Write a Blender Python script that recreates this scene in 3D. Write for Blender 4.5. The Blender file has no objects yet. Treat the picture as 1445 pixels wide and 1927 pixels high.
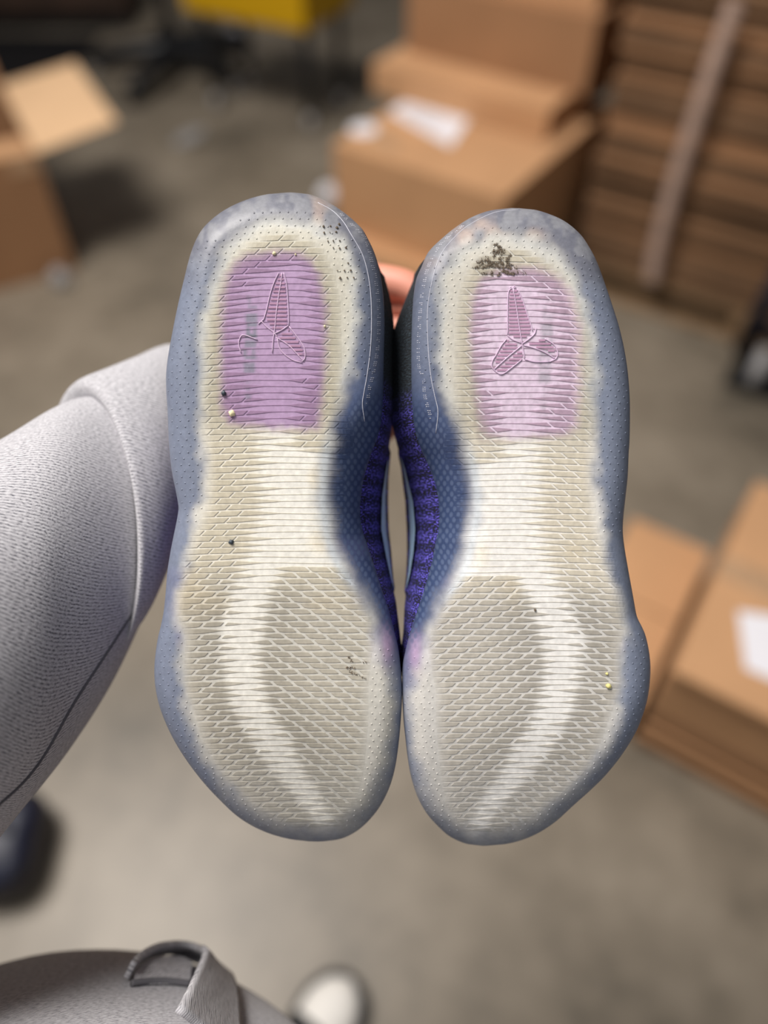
import bpy, bmesh, math, random
import numpy as np
from mathutils import Vector, Matrix, noise
from mathutils.bvhtree import BVHTree

random.seed(7); rng = np.random.default_rng(7)
C = bpy.context.scene.collection
sc = bpy.context.scene

# ------------------------------------------------------------------ camera
W_, H_ = 1445., 1927.
FPX = 1420.0                      # focal length in pixels of the 1445 x 1927 frame
CAMZ, PITCH = 1.5, math.radians(50)
FW = np.array([0, math.cos(PITCH), -math.sin(PITCH)])
UP = np.array([0, math.sin(PITCH), math.cos(PITCH)])
RT = np.array([1., 0, 0])
CP = np.array([0, 0, CAMZ])
D0 = 0.345                        # distance of the sole plane
MP = D0 / FPX                     # metres per pixel on the sole plane
cd = bpy.data.cameras.new('camera'); cam = bpy.data.objects.new('camera', cd); C.objects.link(cam)
cam.location = CP; cam.rotation_euler = (math.pi / 2 - PITCH, 0, 0)
cd.sensor_fit = 'VERTICAL'; cd.sensor_height = 36; cd.sensor_width = 27
cd.lens = 36 * FPX / H_
cd.clip_start = 0.01
cd.dof.use_dof = True; cd.dof.focus_distance = 0.352; cd.dof.aperture_fstop = 1.9
sc.camera = cam

# ------------------------------------------------------------------ light
wd = bpy.data.worlds.new('world'); sc.world = wd; wd.use_nodes = True
bg = wd.node_tree.nodes['Background']
bg.inputs[0].default_value = (0.95, 0.96, 1.0, 1); bg.inputs[1].default_value = 0.15
def area(name, loc, target, sx, sy, power, col):
    l = bpy.data.lights.new(name, 'AREA'); l.shape = 'RECTANGLE'; l.size = sx; l.size_y = sy
    l.energy = power; l.color = col
    o = bpy.data.objects.new(name, l); C.objects.link(o); o.location = loc
    o.rotation_euler = (Vector(target) - Vector(loc)).to_track_quat('-Z', 'Y').to_euler()
    return o
area('skylight', (-1.35, 1.05, 4.0), (-0.1, 0.9, 0.4), 1.4, 1.4, 212, (1.0, 0.955, 0.905))
area('front_fill', (0.35, -1.7, 2.1), (0.0, 0.4, 1.1), 1.2, 1.2, 11, (0.95, 0.97, 1.0))  # unseen fill lamp added behind the camera to brighten the soles
vs = sc.view_settings
vs.view_transform = 'Standard'; vs.look = 'None'; vs.gamma = 1.0; vs.use_curve_mapping = False
vs.exposure = -0.16

# ------------------------------------------------------------------ helpers
def lin(c):
    c = np.asarray(c, float) / 255.
    return np.where(c <= .04045, c / 12.92, ((c + .055) / 1.055) ** 2.4)
def L4(r, g, b): return tuple(lin((r, g, b))) + (1.0,)
def camp(px, py, d):
    px, py, d = np.broadcast_arrays(np.asarray(px, float), np.asarray(py, float), np.asarray(d, float))
    u = (px - W_ / 2) / FPX * d; v = (H_ / 2 - py) / FPX * d
    return CP + d[..., None] * FW + u[..., None] * RT + v[..., None] * UP
def at(px, py, z):                # where the sight line through a pixel meets height z
    r = camp(px, py, 1.0) - CP
    return CP + r * ((z - CAMZ) / r[2])
def smooth(a, b, x):
    t = np.clip((x - a) / (b - a), 0, 1); return t * t * (3 - 2 * t)
def cr(pts, n=12, closed=False):  # Catmull-Rom through points
    p = np.asarray(pts, float)
    if closed: q = np.vstack([p[-1:], p, p[:2]])
    else: q = np.vstack([2 * p[0] - p[1], p, 2 * p[-1] - p[-2]])
    out = []
    t = np.linspace(0, 1, n, endpoint=False)[:, None]
    for i in range(1, len(q) - 2):
        a, b, c, d = q[i - 1], q[i], q[i + 1], q[i + 2]
        out.append(.5 * (2 * b + (c - a) * t + (2 * a - 5 * b + 4 * c - d) * t ** 2 + (3 * b - a - 3 * c + d) * t ** 3))
    out = np.vstack(out)
    return out if closed else np.vstack([out, p[-1:]])
def empty(name, loc, label, cat, group=None, yaw=0.0):
    o = bpy.data.objects.new(name, None); C.objects.link(o); o.location = loc; o.rotation_euler = (0, 0, yaw)
    o.empty_display_size = .05
    o['label'] = label; o['category'] = cat
    if group: o['group'] = group
    return o
def mesh_obj(name, verts, faces, mat, parent=None, cols=None, uvs=None, smooth_=True, origin=(0, 0, 0)):
    me = bpy.data.meshes.new(name)
    v = np.asarray(verts, float) - np.asarray(origin, float)
    me.from_pydata(v.tolist(), [], [tuple(f) for f in faces])
    if cols is not None:
        a = me.color_attributes.new('Col', 'FLOAT_COLOR', 'POINT')
        c4 = np.ones((len(v), 4)); c4[:, :3] = cols
        a.data.foreach_set('color', c4.ravel())
    if uvs is not None:
        uv = me.uv_layers.new(name='UVMap')
        idx = np.zeros(len(me.loops), dtype=np.int32); me.loops.foreach_get('vertex_index', idx)
        uv.data.foreach_set('uv', np.asarray(uvs, float)[idx].ravel())
    if smooth_: me.polygons.foreach_set('use_smooth', [True] * len(me.polygons))
    if mat: me.materials.append(mat)
    me.update()
    o = bpy.data.objects.new(name, me); C.objects.link(o)
    if parent: o.parent = parent
    return o
def grid_faces(nr, nc, wrap=False, off=0):
    f = []
    for i in range(nr - 1):
        for j in range(nc if wrap else nc - 1):
            k = (j + 1) % nc
            f.append((off + i * nc + j, off + i * nc + k, off + (i + 1) * nc + k, off + (i + 1) * nc + j))
    return f
def tube(pts, r, ns=6):           # verts, faces of a tube along points
    p = np.asarray(pts, float); n = len(p)
    t = np.gradient(p, axis=0); t /= np.linalg.norm(t, axis=1)[:, None] + 1e-12
    ref = np.array([0.31, 0.52, 0.79])
    a = np.cross(t, ref); a /= np.linalg.norm(a, axis=1)[:, None]
    b = np.cross(t, a)
    rr = np.broadcast_to(np.asarray(r, float), (n,))
    th = np.linspace(0, 2 * math.pi, ns, endpoint=False)
    v = p[:, None] + rr[:, None, None] * (np.cos(th)[None, :, None] * a[:, None] + np.sin(th)[None, :, None] * b[:, None])
    f = grid_faces(n, ns, True)
    f.append(tuple(range(ns - 1, -1, -1))); f.append(tuple((n - 1) * ns + k for k in range(ns)))
    return v.reshape(-1, 3), f
class MB:                         # gathers pieces into one mesh
    def __init__(s): s.v = []; s.f = []; s.n = 0
    def add(s, v, f):
        v = np.asarray(v, float); s.v.append(v); s.f += [tuple(i + s.n for i in q) for q in f]; s.n += len(v); return s
    def tube(s, pts, r, ns=8): return s.add(*tube(pts, r, ns))
    def box(s, lo, hi, bev=0.0):
        bm = bmesh.new(); bmesh.ops.create_cube(bm, size=1)
        lo = np.array(lo, float); hi = np.array(hi, float)
        for w in bm.verts: w.co = Vector((lo + hi) / 2 + np.array(w.co) * (hi - lo))
        if bev: bmesh.ops.bevel(bm, geom=bm.edges[:], offset=bev, segments=2, affect='EDGES', profile=.7)
        bm.verts.index_update()
        s.add([w.co[:] for w in bm.verts], [[w.index for w in q.verts] for q in bm.faces]); bm.free(); return s
    def build(s, name, mat, parent=None, smooth_=False, **k):
        return mesh_obj(name, np.vstack(s.v), s.f, mat, parent, smooth_=smooth_, **k)

# ------------------------------------------------------------------ materials
def mat(name):
    m = bpy.data.materials.new(name); m.use_nodes = True
    nt = m.node_tree; b = nt.nodes['Principled BSDF']
    return m, nt, b
def nd(nt, t, **k):
    n = nt.nodes.new(t)
    for a, v in k.items():
        if a in n.inputs.keys(): n.inputs[a].default_value = v
        else: setattr(n, a, v)
    return n
def ramp(nt, stops):
    r = nt.nodes.new('ShaderNodeValToRGB'); e = r.color_ramp.elements
    while len(e) < len(stops): e.new(.5)
    for x, (p, c) in zip(e, stops): x.position = p; x.color = c
    return r
def plain(name, col, rough=.5, metal=0.0, var=.12, scale=40., spec=.5, bump=0.0):
    m, nt, b = mat(name); l = nt.links.new
    tc = nd(nt, 'ShaderNodeTexCoord'); n = nd(nt, 'ShaderNodeTexNoise', Scale=scale, Detail=5.0)
    l(tc.outputs['Object'], n.inputs['Vector'])
    c = np.array(col[:3])
    r = ramp(nt, [(.3, tuple(c * (1 - var)) + (1,)), (.7, tuple(np.minimum(c * (1 + var), 1)) + (1,))])
    l(n.outputs['Fac'], r.inputs['Fac']); l(r.outputs['Color'], b.inputs['Base Color'])
    b.inputs['Roughness'].default_value = rough; b.inputs['Metallic'].default_value = metal
    b.inputs['Specular IOR Level'].default_value = spec
    if bump:
        bp = nd(nt, 'ShaderNodeBump', Strength=bump, Distance=.002); l(n.outputs['Fac'], bp.inputs['Height']); l(bp.outputs['Normal'], b.inputs['Normal'])
    return m
def rubber(name, rough=.34, hexes=False):
    m, nt, b = mat(name); l = nt.links.new
    a = nd(nt, 'ShaderNodeAttribute', attribute_name='Col')
    tc = nd(nt, 'ShaderNodeTexCoord')
    n = nd(nt, 'ShaderNodeTexNoise', Scale=420., Detail=4.0); l(tc.outputs['Object'], n.inputs['Vector'])
    r = ramp(nt, [(.25, (.86, .86, .86, 1)), (.75, (1.1, 1.1, 1.1, 1))]); l(n.outputs['Fac'], r.inputs['Fac'])
    mx = nd(nt, 'ShaderNodeMix', data_type='RGBA', blend_type='MULTIPLY'); mx.inputs[0].default_value = 1
    l(a.outputs['Color'], mx.inputs[6]); l(r.outputs['Color'], mx.inputs[7])
    col = mx.outputs[2]
    if hexes:                      # scale texture of the arch, seen through the rubber
        u = nd(nt, 'ShaderNodeUVMap', uv_map='UVMap')
        mp = nd(nt, 'ShaderNodeMapping'); mp.inputs['Scale'].default_value = (108, 70, 1); mp.inputs['Rotation'].default_value = (0, 0, math.pi / 4)
        l(u.outputs['UV'], mp.inputs['Vector'])
        v = nd(nt, 'ShaderNodeTexVoronoi', Scale=1.0, Randomness=.16); v.voronoi_dimensions = '2D'
        l(mp.outputs['Vector'], v.inputs['Vector'])
        rr = ramp(nt, [(.22, (1, 1, 1, 1)), (.46, (0, 0, 0, 1))]); l(v.outputs['Distance'], rr.inputs['Fac'])
        hm = nd(nt, 'ShaderNodeAttribute', attribute_name='Hex')
        mu = nd(nt, 'ShaderNodeMath', operation='MULTIPLY'); l(rr.outputs['Color'], mu.inputs[0]); l(hm.outputs['Fac'], mu.inputs[1])
        m2 = nd(nt, 'ShaderNodeMix', data_type='RGBA'); l(mu.outputs[0], m2.inputs[0]); l(col, m2.inputs[6])
        m2.inputs[7].default_value = L4(80, 94, 125); col = m2.outputs[2]
    l(col, b.inputs['Base Color'])
    b.inputs['Roughness'].default_value = rough
    b.inputs['Coat Weight'].default_value = .07; b.inputs['Coat Roughness'].default_value = .22
    n2 = nd(nt, 'ShaderNodeTexNoise', Scale=900., Detail=2.0); l(tc.outputs['Object'], n2.inputs['Vector'])
    bp = nd(nt, 'ShaderNodeBump', Strength=.12, Distance=.0006); l(n2.outputs['Fac'], bp.inputs['Height']); l(bp.outputs['Normal'], b.inputs['Normal'])
    return m
def knit(name):                    # violet and black knit of the shoe upper
    m, nt, b = mat(name); l = nt.links.new
    u = nd(nt, 'ShaderNodeUVMap', uv_map='UVMap')
    mp = nd(nt, 'ShaderNodeMapping'); mp.inputs['Scale'].default_value = (1, 1, 1); l(u.outputs['UV'], mp.inputs['Vector'])
    v = nd(nt, 'ShaderNodeTexNoise', Scale=330., Detail=2.0); l(mp.outputs['Vector'], v.inputs['Vector'])
    w = nd(nt, 'ShaderNodeTexWave', Scale=9.0, Distortion=3.0, Detail=1.0); w.bands_direction = 'Y'; l(mp.outputs['Vector'], w.inputs['Vector'])
    ad = nd(nt, 'ShaderNodeMath', operation='MULTIPLY_ADD'); ad.inputs[1].default_value = .09; l(w.outputs['Fac'], ad.inputs[0]); l(v.outputs['Fac'], ad.inputs[2])
    r = ramp(nt, [(.49, L4(16, 16, 28)), (.57, L4(40, 36, 112)), (.70, L4(104, 94, 205))]); l(ad.outputs[0], r.inputs['Fac'])
    r2 = ramp(nt, [(.40, L4(14, 18, 24)), (.62, L4(36, 48, 58)), (.8, L4(70, 86, 92))]); l(v.outputs['Fac'], r2.inputs['Fac'])
    a = nd(nt, 'ShaderNodeAttribute', attribute_name='Col')
    mx = nd(nt, 'ShaderNodeMix', data_type='RGBA'); l(a.outputs['Fac'], mx.inputs[0]); l(r2.outputs['Color'], mx.inputs[6]); l(r.outputs['Color'], mx.inputs[7])
    l(mx.outputs[2], b.inputs['Base Color']); b.inputs['Roughness'].default_value = .9
    bp = nd(nt, 'ShaderNodeBump', Strength=.5, Distance=.001); l(v.outputs['Fac'], bp.inputs['Height']); l(bp.outputs['Normal'], b.inputs['Normal'])
    return m
def fleece(name, base=(184, 182, 187), dark=(112, 112, 119), su=1.0, sv=1.0):   # heather grey sweatshirt jersey
    m, nt, b = mat(name); l = nt.links.new
    u = nd(nt, 'ShaderNodeUVMap', uv_map='UVMap')        # metres: u round the body, v along it
    mp = nd(nt, 'ShaderNodeMapping'); mp.inputs['Scale'].default_value = (330, 1300, 1)
    mr = nd(nt, 'ShaderNodeMapping'); mr.inputs['Rotation'].default_value = (0, 0, -.83); l(u.outputs['UV'], mr.inputs['Vector']); l(mr.outputs['Vector'], mp.inputs['Vector'])
    n = nd(nt, 'ShaderNodeTexNoise', Scale=1.0, Detail=3.0, Roughness=.65); l(mp.outputs['Vector'], n.inputs['Vector'])
    m3 = nd(nt, 'ShaderNodeMapping'); m3.inputs['Rotation'].default_value = (0, 0, -.83); l(u.outputs['UV'], m3.inputs['Vector'])
    w = nd(nt, 'ShaderNodeTexWave', Scale=235., Distortion=1.2, Detail=2.0); w.bands_direction = 'Y'; w.inputs['Detail Scale'].default_value = 1.5
    l(m3.outputs['Vector'], w.inputs['Vector'])
    ad = nd(nt, 'ShaderNodeMath', operation='MULTIPLY_ADD'); ad.inputs[1].default_value = .22; l(w.outputs['Fac'], ad.inputs[0]); l(n.outputs['Fac'], ad.inputs[2])
    r = ramp(nt, [(.40, L4(*dark)), (.58, L4(*base)), (.85, L4(216, 215, 219))]); l(ad.outputs[0], r.inputs['Fac'])
    l(r.outputs['Color'], b.inputs['Base Color']); b.inputs['Roughness'].default_value = .95
    b.inputs['Sheen Weight'].default_value = .2; b.inputs['Specular IOR Level'].default_value = .1
    bp = nd(nt, 'ShaderNodeBump', Strength=.4, Distance=.0008); l(ad.outputs[0], bp.inputs['Height']); l(bp.outputs['Normal'], b.inputs['Normal'])
    return m
def cardboard(name, col, streak=.10):
    m, nt, b = mat(name); l = nt.links.new
    tc = nd(nt, 'ShaderNodeTexCoord')
    n = nd(nt, 'ShaderNodeTexNoise', Scale=5., Detail=6.0); l(tc.outputs['Object'], n.inputs['Vector'])
    mp = nd(nt, 'ShaderNodeMapping'); mp.inputs['Scale'].default_value = (4, 4, 160); l(tc.outputs['Object'], mp.inputs['Vector'])
    n2 = nd(nt, 'ShaderNodeTexNoise', Scale=1.0, Detail=3.0); l(mp.outputs['Vector'], n2.inputs['Vector'])
    ad = nd(nt, 'ShaderNodeMath', operation='MULTIPLY_ADD'); ad.inputs[1].default_value = .5; l(n2.outputs['Fac'], ad.inputs[0]); l(n.outputs['Fac'], ad.inputs[2])
    c = np.array(col[:3])
    r = ramp(nt, [(.5, tuple(c * (1 - streak)) + (1,)), (1.0, tuple(np.minimum(c * (1 + streak), 1)) + (1,))]); l(ad.outputs[0], r.inputs['Fac'])
    l(r.outputs['Color'], b.inputs['Base Color']); b.inputs['Roughness'].default_value = .78; b.inputs['Specular IOR Level'].default_value = .3
    return m
def concrete():
    m, nt, b = mat('polished_concrete'); l = nt.links.new
    tc = nd(nt, 'ShaderNodeTexCoord')
    n = nd(nt, 'ShaderNodeTexNoise', Scale=2.1, Detail=7.0, Roughness=.58); l(tc.outputs['Object'], n.inputs['Vector'])
    n2 = nd(nt, 'ShaderNodeTexNoise', Scale=14., Detail=6.0, Roughness=.6); l(tc.outputs['Object'], n2.inputs['Vector'])
    ad = nd(nt, 'ShaderNodeMath', operation='MULTIPLY_ADD'); ad.inputs[1].default_value = .35; l(n2.outputs['Fac'], ad.inputs[0]); l(n.outputs['Fac'], ad.inputs[2])
    r = ramp(nt, [(.44, L4(84, 78, 68)), (.64, L4(124, 114, 100)), (.86, L4(148, 137, 122))]); l(ad.outputs[0], r.inputs['Fac'])
    l(r.outputs['Color'], b.inputs['Base Color'])
    b.inputs['Roughness'].default_value = .42; b.inputs['Specular IOR Level'].default_value = .45
    return m
M = dict(
    sole=rubber('translucent_rubber', .52, True), tread=rubber('tread_rubber', .5), dots=rubber('dot_rubber', .3),
    line=plain('pale_moulding', L4(205, 205, 216), .4, var=.05), logo=plain('raised_pink_line', L4(214, 188, 214), .35, var=.06, scale=300),
    knit=knit('violet_knit'), swoosh=plain('pale_blue_overlay', L4(172, 205, 232), .5, var=.08, scale=200), lining=plain('navy_lining', L4(22, 24, 44), .9),
    dirt=plain('dry_dirt', L4(118, 104, 88), .95, var=.4, scale=900), chip=plain('pale_chip', L4(232, 222, 180), .8), pebble=plain('dark_pebble', L4(60, 70, 80), .5),
    ychip=plain('yellow_chip', L4(226, 214, 140), .8),
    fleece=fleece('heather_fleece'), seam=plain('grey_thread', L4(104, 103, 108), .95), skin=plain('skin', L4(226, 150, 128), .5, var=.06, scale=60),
    trousers=plain('dark_trousers', L4(44, 46, 54), .9), shoe_black=plain('black_mesh', L4(30, 31, 34), .8), shoe_white=plain('white_toe', L4(232, 228, 222), .5, var=.03),
    card=cardboard('kraft_card', L4(196, 151, 111)), card_dark=cardboard('brown_card', L4(158, 118, 85)), card_pale=cardboard('pale_card', L4(222, 184, 144), .06),
    card_edge=cardboard('flat_carton_edges', L4(118, 90, 66), .35), tape=plain('clear_tape', L4(186, 150, 116), .2, spec=.8), paper=plain('white_paper', L4(236, 234, 240), .7, var=.02),
    print_=plain('grey_print', L4(150, 150, 156), .7), red=plain('red_print', L4(190, 40, 26), .7), wood=plain('pallet_wood', L4(140, 112, 82), .85, var=.25, scale=14),
    yellow=plain('yellow_plastic', L4(205, 158, 8), .5, var=.05), black=plain('black_plastic', L4(24, 25, 28), .45), navy=plain('dark_navy', L4(24, 28, 48), .5),
    grey=plain('grey_rubber', L4(150, 148, 148), .6), steel=plain('steel', L4(150, 150, 154), .35, .8), brown=plain('dark_brown_board', L4(62, 44, 34), .7, var=.3, scale=6),
    blue=plain('pale_blue_plastic', L4(150, 168, 186), .4), film=plain('stretch_film', L4(182, 156, 142), .3, var=.1), floor=concrete())

# ------------------------------------------------------------------ setting
b = MB().box((-9, -6, -.1), (9, 12, 0)); fl = b.build('floor', M['floor']); fl['kind'] = 'structure'; fl['label'] = 'worn grey concrete warehouse floor'
for n_, lo, hi in (('wall_back', (-9, 12, 0), (9, 12.2, 5)), ('wall_front', (-9, -6.2, 0), (9, -6, 5)), ('wall_left', (-9.2, -6, 0), (-9, 12, 5)), ('wall_right', (9, -6, 0), (9.2, 12, 5))):
    w = MB().box(lo, hi).build(n_, M['floor']); w['kind'] = 'structure'

# ------------------------------------------------------------------ the pair of sneakers, soles towards the camera
latL = [(546, 362), (506, 365), (466, 375), (426, 393), (396, 415), (376, 438), (360, 473), (346, 526), (333, 582), (323, 632), (316, 672), (312.5, 705), (313, 740),
        (315, 772), (318, 838), (323, 886), (330, 921), (335.5, 952), (334.5, 968), (331, 987), (326, 1011), (320, 1042), (314.6, 1077), (312, 1111), (308, 1150), (302, 1180),
        (297, 1201), (292, 1235), (290.4, 1266), (293, 1298), (301, 1332), (314.6, 1367), (332, 1401), (356, 1438), (384, 1474), (411.5, 1503.5), (442.6, 1533), (474, 1554), (508, 1569), (543, 1578.6), (577, 1583), (597, 1583.8)]
medL = [(546, 362), (579, 365), (612, 378), (645, 398), (678, 427), (692, 449), (705, 477), (714, 508), (719, 535), (722, 564), (723.5, 607), (722.5, 655), (721.6, 702), (720.6, 750),
        (718, 788), (711.6, 822), (702, 852), (692, 884), (685, 914), (681, 949), (681.3, 973), (686, 1000), (695, 1028), (704, 1059), (713, 1090), (723, 1122), (733, 1153), (742, 1188),
        (749, 1218), (754, 1256), (756.8, 1298), (754.7, 1346), (750.6, 1394.5), (743.7, 1443), (733, 1481), (716, 1515.6), (695, 1543), (671, 1564), (643, 1578), (612, 1583), (597, 1583.8)]
latR = [(962, 391.5), (999.5, 393.5), (1034, 403), (1065, 418), (1092, 441), (1110, 467), (1124, 494.6), (1138, 532.6), (1152, 574), (1164, 612), (1174, 654), (1181, 699), (1184.6, 744),
        (1185.3, 785), (1184.5, 830), (1183, 852), (1181, 897), (1176.7, 938), (1173, 973), (1172, 1000), (1175, 1030), (1183, 1077), (1188, 1104.5), (1193, 1132), (1198.5, 1160), (1209, 1182),
        (1216, 1201), (1222.5, 1235), (1223.7, 1270), (1219, 1311.5), (1207, 1353), (1193, 1384), (1169, 1422), (1141, 1457), (1113.7, 1484.5), (1079, 1515.6), (1044.5, 1546.8), (1010, 1569), (975, 1583), (940, 1590), (908, 1591.8)]
medR = [(962, 391.5), (923, 396), (889, 408), (861, 425), (835.7, 445), (807, 473), (793, 502), (783, 526), (778.4, 554), (776, 583), (774, 631), (773.6, 679), (774, 726), (776, 774),
        (780, 810), (788, 841), (799, 868), (812, 900), (820, 931.5), (823, 962), (821.7, 994), (816, 1022), (808.5, 1062), (797, 1108), (784, 1151), (771, 1192), (763, 1224),
        (757.5, 1252), (756.6, 1301), (759, 1353), (762.5, 1387), (766.5, 1422), (773, 1460), (785, 1498), (802, 1529.5), (823, 1553.7), (847, 1574.5), (878, 1588), (908, 1591.8)]
def chain(p):
    d = cr(p, 10); o = np.argsort(d[:, 1], kind='stable'); return d[o]
CH = {k: chain(v) for k, v in dict(lL=latL, mL=medL, lR=latR, mR=medR).items()}
fx = lambda k: (lambda y: np.interp(y, CH[k][:, 1], CH[k][:, 0]))
LX, MX, RLX, RMX = fx('lL'), fx('mL'), fx('lR'), fx('mR')
Y0, Y1 = 362., 1583.8; RY0, RY1 = 391.5, 1591.8
OUT = np.vstack([cr(latL, 6)[:-1], cr(medL, 6)[::-1][:-1]])
# every point of a sole is given in the left sole's outline frame; the right one is its mirror, fitted to its own outline
def fit(side, x, y):
    x = np.asarray(x, float); y = np.asarray(y, float)
    if side == 0: return x, y
    yr = RY0 + (y - Y0) * (RY1 - RY0) / (Y1 - Y0)
    w = np.maximum(MX(y) - LX(y), 1e-6); s = (x - LX(y)) / w
    return RLX(yr) + s * (RMX(yr) - RLX(yr)), yr
def unfit(side, x, y):
    x = np.asarray(x, float); y = np.asarray(y, float)
    if side == 0: return x, y
    yl = Y0 + (y - RY0) * (Y1 - Y0) / (RY1 - RY0)
    s = (x - RLX(y)) / (RMX(y) - RLX(y)); return LX(yl) + s * (MX(yl) - LX(yl)), yl
def poly_dist(x, y, poly, closed=True):
    P = np.asarray(poly, float); A = P; B = np.roll(P, -1, 0)
    if not closed: A, B = P[:-1], P[1:]
    x = np.ravel(x); y = np.ravel(y); out = np.empty(len(x))
    dB = B - A; l2 = (dB ** 2).sum(1) + 1e-12
    for i in range(0, len(x), 20000):
        px = x[i:i + 20000, None]; py = y[i:i + 20000, None]
        t = np.clip(((px - A[:, 0]) * dB[:, 0] + (py - A[:, 1]) * dB[:, 1]) / l2, 0, 1)
        out[i:i + 20000] = np.sqrt(((px - A[:, 0] - t * dB[:, 0]) ** 2 + (py - A[:, 1] - t * dB[:, 1]) ** 2).min(1))
    return out
def inside(x, y, poly):
    P = np.asarray(poly, float); x = np.ravel(x); y = np.ravel(y); r = np.zeros(len(x), bool)
    for (x0, y0), (x1, y1) in zip(P, np.roll(P, -1, 0)):
        c = ((y0 > y) != (y1 > y)); r ^= c & (x < (x1 - x0) * (y - y0) / (y1 - y0 + 1e-12) + x0)
    return r
def sdist(x, y, poly):             # signed distance, positive inside
    d = poly_dist(x, y, poly); return np.where(inside(x, y, poly), d, -d)
def roll_radius(x, y):
    med = 48 + 58 * smooth(720, 860, y) * (1 - smooth(1010, 1200, y))
    la = 40.0
    c = .5 * (LX(y) + MX(y)); k = smooth(-60, 60, x - c)
    return la + (med - la) * k
def depth_px(x, y, s=None):        # how far the rubber lies behind the sole plane, in sole-plane pixels
    x = np.asarray(x, float); y = np.asarray(y, float); sh = x.shape
    if s is None: s = poly_dist(x, y, OUT).reshape(sh)
    R = roll_radius(x, y); q = np.clip(1 - s / R, 0, 1)
    d = R * (1 - np.sqrt(np.maximum(1 - q * q, 0)))
    d = d + .00095 * np.maximum(y - 1290, 0) ** 2 + .0011 * np.maximum(500 - y, 0) ** 2
    return d
def surf(side, x, y, h=0.0, s=None):
    d = depth_px(x, y, s) - h
    X, Y = fit(side, x, y); return camp(X, Y, D0 + d * MP)
creamP = cr([(479, 424), (430, 462), (402, 510), (388, 560), (379, 620), (375, 690), (375, 772), (380, 835), (384, 904), (373, 956), (364, 1008), (352, 1060), (338, 1111), (334, 1163), (340, 1232),
             (341, 1284), (347, 1336), (362, 1388), (386, 1429), (420, 1474), (462, 1519), (522, 1552), (590, 1563), (640, 1556), (692, 1519), (722, 1460), (737, 1390), (741, 1320), (733, 1262),
             (711, 1215), (700, 1163), (671, 1104), (641, 1060), (622, 1008), (613, 938), (617, 869), (627, 810), (640, 772), (660, 705), (672, 640), (674, 560), (664, 500), (640, 450), (600, 424), (540, 412)], 5, True)
purpleP = np.array([(446, 496), (470, 482), (510, 474), (560, 478), (585, 492), (600, 520), (612, 580), (610, 700), (602, 770), (597, 806), (520, 806), (430, 796), (417, 760), (416, 640), (420, 560), (430, 515)])
def vnoise(x, y, sc_, seed):       # smooth value noise
    r = np.random.default_rng(seed); G = r.random((64, 64))
    u = (np.asarray(x) / sc_) % 63; v = (np.asarray(y) / sc_) % 63
    i = u.astype(int); j = v.astype(int); a = u - i; b_ = v - j; a = a * a * (3 - 2 * a); b_ = b_ * b_ * (3 - 2 * b_)
    i1 = (i + 1) % 64; j1 = (j + 1) % 64
    return (G[i, j] * (1 - a) + G[i1, j] * a) * (1 - b_) + (G[i, j1] * (1 - a) + G[i1, j1] * a) * b_
cLy = [430, 488, 500, 512, 540, 600, 700, 740, 772, 815, 834, 973, 1042, 1077, 1129, 1180, 1215, 1266, 1318, 1353, 1388, 1422, 1457, 1491, 1526, 1560]
cLx = [640, 640, 500, 472, 452, 442, 438, 468, 478, 484, 486, 488, 465, 453, 432, 418, 417, 423, 433, 450, 467, 491, 519, 550, 578, 600]
cRx2y = [430, 490, 540, 600, 650, 705, 740, 772, 815, 842, 862, 1062, 1072, 1129, 1180, 1215, 1266, 1318, 1353, 1388, 1422, 1457, 1491, 1526, 1560]
cRx2 = [560, 575, 590, 592, 588, 578, 568, 560, 550, 546, 665, 680, 532, 505, 498, 489, 491, 501, 517, 543, 557, 574, 598, 616, 632]
CL = lambda y: np.interp(y, cLy, cLx)
CRr = lambda y: np.interp(y, cRx2y, cRx2)
def col_l(*c): return lin(c)
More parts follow.
